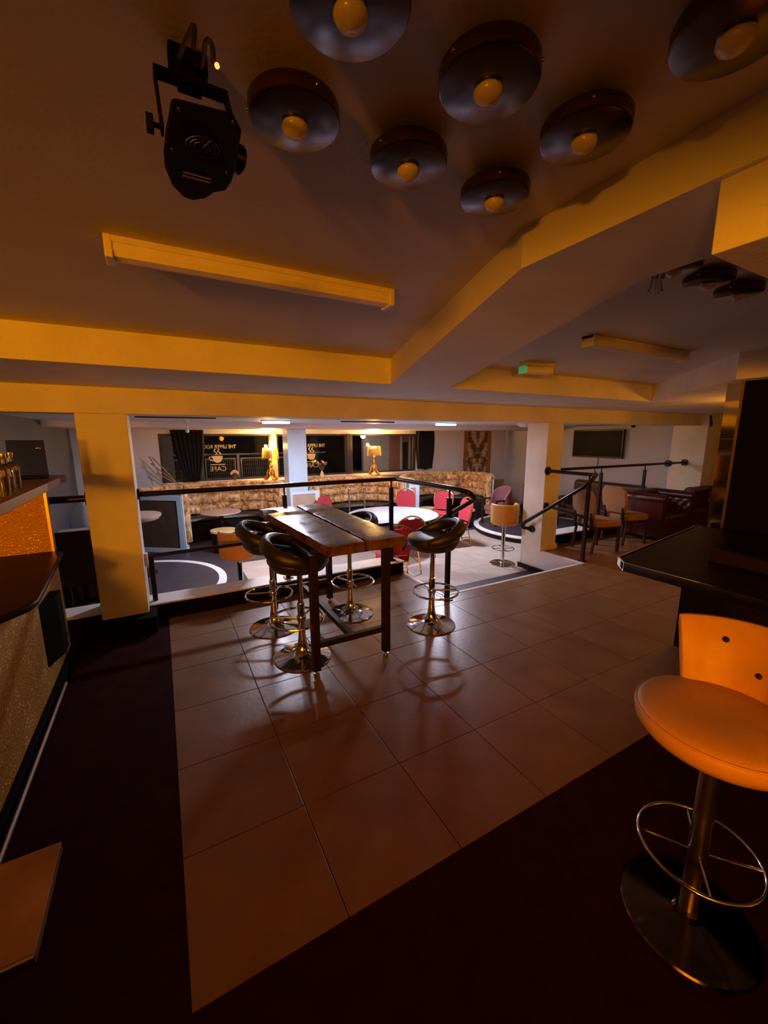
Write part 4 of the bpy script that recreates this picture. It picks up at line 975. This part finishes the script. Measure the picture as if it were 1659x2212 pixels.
# ------------------------------------------------------------------ curved velvet booths
def resample(P, n):
    d = [0]
    for i in range(1, len(P)): d.append(d[-1]+(P[i]-P[i-1]).length)
    out = []
    for k in range(n+1):
        s = d[-1]*k/n; i = max(j for j in range(len(d)) if d[j] <= s+1e-9); i = min(i, len(P)-2)
        t = (s-d[i])/max(1e-9, d[i+1]-d[i]); out.append(P[i].lerp(P[i+1], t))
    return out
def booth(lb, ctrl, cols, ztop, endpanels=()):
    z0 = LZ+.15; x0, y0 = ctrl[len(ctrl)//2][0], ctrl[len(ctrl)//2][1]
    t = thing('booth', lb, 'booth', (x0, y0, z0), 0, 'curved gold velvet booths')
    P = resample(catmull([(x-x0, y-y0, 0) for x, y in ctrl], 10), cols*6)
    H = ztop-z0
    P = [Vector(p) for p in P]
    zb = .42; rows = 3; rh = (H-.06-zb)/rows
    def nrm(i):
        q = P[min(i+1,len(P)-1)]-P[max(i-1,0)]; q.normalize(); return Vector((q.y,-q.x,0))
    MB().sweep(P, [(-.10,-.15),(.02,-.15),(.02,H-.04),(-.10,H-.04)]).build('back_shell', M['white_gloss'], t)
    for c in range(cols):
        for r_ in range(rows):
            vs = []; fs = []; nu, nv = 6, 6
            for a in range(nu+1):
                i = c*6+a; n_ = nrm(i); u = a/nu
                for b in range(nv+1):
                    v = b/nv; puff = -.012+.10*(1-abs(2*u-1)**3)**.5*(1-abs(2*v-1)**3)**.5
                    z = zb+rh*(r_+v)
                    lean = .06*(1-(z-zb)/(H-zb))
                    vs.append(P[i]+n_*(.02+puff+lean)+Vector((0,0,z)))
            for a in range(nu):
                for b in range(nv): fs.append((a*(nv+1)+b, (a+1)*(nv+1)+b, (a+1)*(nv+1)+b+1, a*(nv+1)+b+1))
            MB().add(vs, fs).build('back_cushion', M['velvet'], t, smooth=True)
    sec = [(-.03+.09*cos(x), H-.05+.06*sin(x)) for x in [2*pi*i/12 for i in range(12)]]
    MB().sweep(P, sec).build('top_roll', M['velvet'], t, smooth=True)
    for i in (0, len(P)-1):
        n_ = nrm(i); q = MB().tube([P[i]+n_*.02+Vector((0,0,.05)), P[i]+n_*.02+Vector((0,0,H-.05))], .085, 12, flat=.9)
        q.build('end_roll', M['velvet'], t, smooth=True)
    Q = P[3:-3]
    def sweepQ(sec):
        m = MB(); k = len(sec); vs = []; fs = []
        for i, p in enumerate(Q):
            n_ = nrm(i+3)
            for a, h in sec: vs.append(p+n_*a+Vector((0,0,h)))
        for i in range(len(Q)-1):
            for q in range(k): fs.append((i*k+q, i*k+(q+1)%k, (i+1)*k+(q+1)%k, (i+1)*k+q))
        fs.append(tuple(range(k-1,-1,-1))); fs.append(tuple((len(Q)-1)*k+q for q in range(k))); return m.add(vs, fs)
    sweepQ([(.06,-.15),(.46,-.15),(.46,.30),(.06,.30)]).build('plinth', M['black'], t)
    sweepQ([(.06,.30),(.48,.30),(.52,.34),(.50,.39),(.46,.41),(.06,.41)]).build('seat', M['black_leather'], t, smooth=True)
    for (ax, ay, bx_, by, zt, inner) in endpanels:
        a = Vector((ax-x0, ay-y0, 0)); b = Vector((bx_-x0, by-y0, 0)); dd = (b-a).normalized(); nn = Vector((dd.y,-dd.x,0))*.02
        zt -= z0; z00 = -.14
        def quad(u0, u1, h0, h1, off, th):
            p = a+dd*u0; q = a+dd*u1; o_ = nn*off
            return [p+o_+Vector((0,0,h0)), q+o_+Vector((0,0,h0)), q+o_+Vector((0,0,h1)), p+o_+Vector((0,0,h1))]
        L = (b-a).length
        fp = MB().plate(quad(0, L, z00, zt, 1, 1), -nn).build('end_panel', inner, t)
        e = .07
        f2 = MB()
        for u0, u1, h0, h1 in ((0,L,zt-e,zt),(0,L,z00,z00+.10),(L-e*1.5,L,z00+.1,zt-e),(0,e*.6,z00+.1,zt-e)): f2.plate(quad(u0,u1,h0,h1,1.5,1), -nn*.45)
        f2.build('panel_frame', M['white_gloss'], fp)
    return t
booth('curved gold velvet booth under the left window with a white framed end', [(.36,9.30),(-.28,9.72),(-.42,10.05),(-.05,10.40),(.75,10.58),(1.6,10.60),(2.25,10.38),(2.50,9.95),(2.46,9.50)], 10, .90, ((-.50,9.70,.30,9.12,.78,M['mdf']),))
booth('curved gold velvet booth under the middle window with a tan end panel', [(3.16,9.15),(3.14,9.7),(3.45,10.22),(4.1,10.52),(4.8,10.54),(5.40,10.25),(5.66,9.75),(5.64,9.25)], 8, .86, ((2.50,8.98,3.18,8.98,.76,M['tan_board']),))
booth('curved gold velvet booth at the right end below the damask panel', [(5.88,9.15),(5.95,9.75),(6.45,10.33),(7.2,10.56),(8.1,10.40),(8.62,9.85),(8.62,9.2),(8.15,8.62)], 9, .88, ((5.66,9.0,5.98,9.0,.72,M['tan_board']),))
# dark booth tables
def booth_table(lb, x, y, top):
    t = thing('booth_table', lb, 'table', (x, y, LZ), 0, 'small tables in the booths')
    MB().lathe([(.002,top-.03),(.40,top-.03),(.42,top-.015),(.41,top),(.002,top)], n=40).build('tabletop', M['pink_top'], t, smooth=True)
    MB().lathe([(.24,0),(.24,.02),(.05,.04),(.05,top-.03)], n=24).build('pedestal', M['black'], t, smooth=True)
booth_table('pinkish round table inside the left booth', 1.05, 9.35, .78)
booth_table('pinkish round table inside the right booth', 7.15, 9.35, .78)
pt = thing('booth_table', 'pinkish round table showing beside the left column', 'table', (-.45, 7.55, LZ+.152), 0)
MB().lathe([(.002,.92),(.34,.92),(.38,.97),(.38,1.0),(.002,1.0)], n=40).build('tabletop', M['pink_top'], pt, smooth=True)
MB().lathe([(.24,0),(.24,.02),(.05,.04),(.05,.92)], n=24).build('pedestal', M['black'], pt, smooth=True)
def drum(lb, x, y, h=.46, m='black'):
    t = thing('drum_stool', lb, 'stool', (x, y, LZ), 0, 'tan topped drum stools')
    MB().lathe([(.14,0),(.15,.02),(.15,.04),(.24,.07),(.24,h-.05)], n=32).build('body', M[m], t, smooth=True)
    MB().lathe([(.24,h-.05),(.27,h-.035),(.262,h),(.002,h+.006)], n=32).build('padded_top', M['tan_top'], t, smooth=True)
drum('tan topped drum stool in front of the left booth', 1.03, 8.95)
drum('tan topped drum stool behind the two tub stools', 1.86, 9.10)
drum('tan topped drum stool behind the facing red chair', 6.30, 9.0)
drum('tan topped drum stool beside the second rail post', 7.05, 8.35)
# chrome rope posts
def stanchion(lb, x, y):
    t = thing('rope_post', lb, 'rope post', (x, y, LZ), 0, 'chrome rope posts')
    MB().lathe([(.16,0),(.16,.015),(.03,.04)], n=28).build('base', M['chrome'], t, smooth=True)
    MB().lathe([(.024,.03),(.024,1.03)], n=16).build('pole', M['steel'], t, smooth=True)
    MB().lathe([(.024,1.0),(.040,1.01),(.040,1.06),(.03,1.07),(.02,1.08)], n=16).ball((0,0,1.11), .038, 14, 10).build('ball_top', M['chrome'], t, smooth=True)
stanchion('left chrome rope post in front of the middle booth', 4.02, 9.15)
stanchion('right chrome rope post in front of the middle booth', 4.42, 9.10)

# ------------------------------------------------------------------ table lamps on the sill
def make_table_lamp():
    t = thing('table_lamp', '', 'lamp', (0,0,0), 0, 'golden baroque lamps on the sill')
    MB().lathe([(.17,0),(.18,.02),(.15,.045),(.10,.06),(.07,.09),(.045,.12),(.06,.16),(.085,.20),(.06,.25),(.035,.29),(.05,.33),(.06,.37),(.035,.42),(.03,.48),(.045,.52),(.03,.55),(.02,.58)], n=20).build('baluster', M['gold'], t, smooth=True)
    for i in range(3):
        a = 2*pi*i/3+.5
        MB().tube([(r_*cos(a), r_*sin(a), z) for r_, z in ((.06,.28),(.11,.20),(.10,.12),(.15,.08),(.19,.03),(.17,.0))], .02, 8).build('scroll_foot', M['gold'], t, smooth=True)
    n = 72; vs = []; fs = []
    for j, (r_, z) in enumerate(((.215,.56),(.205,.68),(.185,.84))):
        for i in range(n):
            q = r_+.006*cos(i*2*pi/4); a = 2*pi*i/n; vs.append((q*cos(a), q*sin(a), z+(.012*cos(i*2*pi/12) if j == 0 else 0)))
    for j in range(2):
        for i in range(n): fs.append((j*n+i, j*n+(i+1)%n, (j+1)*n+(i+1)%n, (j+1)*n+i))
    MB().add(vs, fs).build('pleated_shade', M['shade'], t, smooth=True)
    for s in (-1, 0, 1): MB().ball((s*.07, .03*abs(s), .80), (.02,.02,.03), 10, 8).build('bulb', M['bulb_on'], t, smooth=True)
    return t
ms = mat('golden_shade', (0.55, 0.38, 0.16), 0.25); bb = ms.node_tree.nodes['Principled BSDF']; bb.inputs['Transmission Weight'].default_value = .75; bb.inputs['IOR'].default_value = 1.15
M['shade'] = ms
tl = make_table_lamp(); tl.location = (2.53, 10.85, .861); tl['label'] = 'golden baroque table lamp beside the pale column'
dup(tl, (5.60, 10.85, .861), .4, 'golden baroque table lamp in the middle of the right window')
for lx in (2.53, 5.60): point('table_lamp_light', (lx, 10.83, 1.74), WARM, 130, .05)

# ------------------------------------------------------------------ lower room ceiling fittings
def fixture(lb, x, y):
    t = thing('ceiling_light', lb, 'ceiling light', (x, y, 2.26), 0, 'lit ceiling lights of the lower room')
    MB().bx(-.24, .24, -.09, .09, -.02, 0).build('tray', M['white_gloss'], t, bevel=.004)
    MB().bx(-.22, .22, -.075, .075, -.055, -.02).build('diffuser', M['led_on'], t, bevel=.01)
fixture('lit ceiling light left of the pale column', 1.80, 7.15)
fixture('lit ceiling light right of the pale column', 5.35, 7.05)
rl = thing('ceiling_dome', 'unlit round ceiling dome light by the right column', 'ceiling light', (7.35, 6.75, 2.26))
MB().lathe([(.17,0),(.17,-.015)], n=32).build('rim', M['white_gloss'], rl, smooth=True)
MB().lathe([(.16,-.012),(.155,-.03),(.12,-.06),(.06,-.08),(.002,-.085)], n=32).build('diffuser', M['cream'], rl, smooth=True)
hb = thing('bare_bulb', 'bare unlit bulb hanging on a short flex in front of the black curtain', 'light bulb', (.455, 8.0, 2.26))
MB().lathe([(.05,0),(.05,-.02),(.02,-.03)], n=20).build('ceiling_rose', M['white_gloss'], hb, smooth=True)
MB().lathe([(.008,-.02),(.008,-.08),(.016,-.085),(.016,-.12)], n=12).build('lampholder', M['white_gloss'], hb, smooth=True)
MB().lathe([(.016,-.12),(.03,-.15),(.034,-.175),(.026,-.20),(.002,-.21)], n=18).build('bulb', M['bulb'], hb, smooth=True)
for x0, x1, y, lb in ((-.25, .75, 6.4, 'thin dark track on the ceiling behind the left column'), (2.9, 4.0, 6.9, 'thin dark track on the ceiling above the round table')):
    tag(MB().bx(x0, x1, y-.015, y+.015, 2.235, 2.26).build('ceiling_track', M['mdf'], bevel=.003), lb, 'track')
# wall sconce beside the left column
wl = thing('wall_sconce', 'white paper wall sconce beside the left column', 'wall light', (-.72, 10.99, 1.40))
MB().lathe([(.02,0),(.10,.34)], -.0, -.10, 20).build('shade', M['cream'], wl, smooth=True)
MB().bx(-.02, .02, -.10, .01, .0, .03).build('bracket', M['gold'], wl)

# ------------------------------------------------------------------ flowers and dried stems
ds = thing('dried_stems', 'bare dried stems leaning in the left window corner', 'dried stems', (.20, 10.62, .90))
for (a, b) in (((-.35,-.02,.62),(.10,0,.0)), ((-.40,.02,.50),(.12,0,.0)), ((-.30,0,.28),(.14,.02,.0)), ((-.42,.05,.66),(-.2,.02,0))):
    MB().tube(catmull([b, ((a[0]+b[0])/2+.05, 0, (a[2]+b[2])/2-.06), a], 6), [.010]*6+[.014]*6+[.02], 7).build('stem', M['twig'], ds, smooth=True)
fl_ = thing('flower_spray', 'spray of pink flowers in front of the cafe lettering', 'flowers', (1.62, 10.86, .861))
for i in range(6):
    a = -.5+.2*i; x, z = .16*sin(a), .18+.05*cos(a*3)
    s_ = MB().tube([(0,0,0),(x*.5,0,z*.6),(x,.01*i,z)], .005, 6).build('stem', M['leafm'], fl_, smooth=True)
    MB().ball((x*1.1, .01*i, z+.03), (.022,.022,.045), 10, 8).build('flower_head', M['petal'], s_, smooth=True)
vs_ = thing('vase_of_flowers', 'slim vase with dried pink flowers beside the pale column', 'flowers', (3.95, 10.86, .861))
MB().lathe([(.05,0),(.06,.05),(.04,.12),(.02,.16),(.025,.18)], n=20).build('vase', M['cream'], vs_, smooth=True)
for i in range(9):
    a = 2*pi*i/9; x, y, z = .13*cos(a), .06*sin(a), .34+.13*random.random()
    s_ = MB().tube([(0,0,.15),(x*.5,y*.5,.26),(x,y,z)], .005, 6).build('stem', M['leafm'], vs_, smooth=True)
    MB().ball((x, y, z+.02), (.032,.025,.032), 9, 7).build('flower_head', M['petal'] if i % 2 else M['leafm'], s_, smooth=True)
gl = thing('tall_glass_stand', 'tall thin stemmed glass stand on the sill beside the pale column', 'glass stand', (3.72, 10.88, .861))
MB().lathe([(.07,0),(.07,.006),(.008,.02),(.008,.40),(.06,.44),(.09,.50)], n=20).build('stem_glass', M['bottle_glass'], gl, smooth=True)

# ------------------------------------------------------------------ furniture behind the left kerb
la = thing('leather_armchair', 'dark brown high backed leather armchair left of the left column', 'armchair', (-1.24, 6.58, LZ+.152), radians(8))
MB().bx(-.32, .36, -.34, .34, .10, .46).build('seat', M['dark_leather'], la, bevel=.05, seg=3)
MB().bx(-.30, -.12, -.36, .36, .30, 1.30).xf(T(0,0,0)).build('armrest', M['dark_leather'], la, bevel=.05, seg=3) if False else None
MB().add([(-.30,-.36,.30),(-.10,-.36,.30),(-.22,-.36,1.74),(-.36,-.36,1.74),(-.30,.36,.30),(-.10,.36,.30),(-.22,.36,1.74),(-.36,.36,1.74)], [(0,1,2,3),(7,6,5,4),(0,4,5,1),(1,5,6,2),(2,6,7,3),(3,7,4,0)]).build('backrest', M['dark_leather'], la, bevel=.06, seg=4)
for s in (-1, 1):
    MB().bx(-.2, .40, s*.38-.07, s*.38+.07, .10, .68).build('armrest', M['dark_leather'], la, bevel=.05, seg=3)
    for q in (-.24, .30): MB().bx(q-.025, q+.025, s*.32-.025, s*.32+.025, 0, .11).build('leg', M['dark_wood'], la)
db = thing('dining_chair', 'very dark leather chair back close behind the kerb left of the column', 'chair', (-.93, 5.86, LZ+.152), 0)
MB().bx(-.24, .24, -.26, -.20, .60, 1.18).build('backrest', M['dark_leather'], db, bevel=.025, seg=3)
MB().bx(-.24, .24, -.22, .24, .52, .62).build('seat', M['dark_leather'], db, bevel=.03, seg=3)
for sx in (-1, 1):
    for sy in (-1, 1): MB().bx(sx*.21-.02, sx*.21+.02, sy*.21-.02, sy*.21+.02, 0, .53 if sy > 0 else .72).build('leg', M['dark_wood'], db)
wh = thing('shell_chair', 'white plastic shell chair behind the left column', 'chair', (-1.12, 8.02, LZ+.152), radians(5))
vs = []; fs = []
for j in range(9):
    v = j/8
    for i in range(13):
        u = -1+2*i/12; wv = .25*(1-.35*v*v)**.5*(1-.35*max(0,v-.6))
        z = .74+.50*v-.10*u*u*v; vs.append((u*wv, -.20-.08*v+.10*u*u, z))
for j in range(8):
    for i in range(12): fs.append((j*13+i, j*13+i+1, (j+1)*13+i+1, (j+1)*13+i))
o = MB().add(vs, fs).build('shell_back', M['white_gloss'], wh, smooth=True); q = o.modifiers.new('th', 'SOLIDIFY'); q.thickness = .015
MB().prism(rrect(-.24,.24,-.24,.22,.1), .70, .74).build('seat', M['white_gloss'], wh, bevel=.015)
for sx in (-1, 1):
    for sy in (-1, 1): MB().tube([(sx*.16, sy*.15, .70), (sx*.22, sy*.22, 0)], .014, 8).build('leg', M['chrome'], wh, smooth=True)
ot = thing('occasional_table', 'tan wooden table with an arched apron in front of the white shell chair', 'table', (-1.17, 7.36, LZ+.152))
MB().bx(-.26, .26, -.22, .22, .83, .86).build('tabletop', M['tan_board'], ot, bevel=.005)
ap = [(-.25,.58),(-.25,.83),(.25,.83),(.25,.58),(.20,.58)]+[(.19*cos(radians(a)), .58+.19*sin(radians(a))) for a in range(10, 171, 20)]+[(-.20,.58)]
MB().plate([(x, -.21, z) for x, z in ap], (0,.02,0)).build('arched_apron', M['tan_board'], ot)
for sx in (-1, 1):
    for sy in (-1, 1): MB().bx(sx*.23-.02, sx*.23+.02, sy*.18-.02, sy*.18+.02, 0, .83).build('leg', M['dark_wood'], ot)
cs = MB().bx(-.15, .15, -.045, .045, 0, .30).xf(T(-1.36, 5.40, .0, radians(20), radians(-30))).build('cushion', M['damask_border'], bevel=.04, seg=4)
tag(cs, 'patterned cushion half under the bar counter behind the kerb', 'cushion')
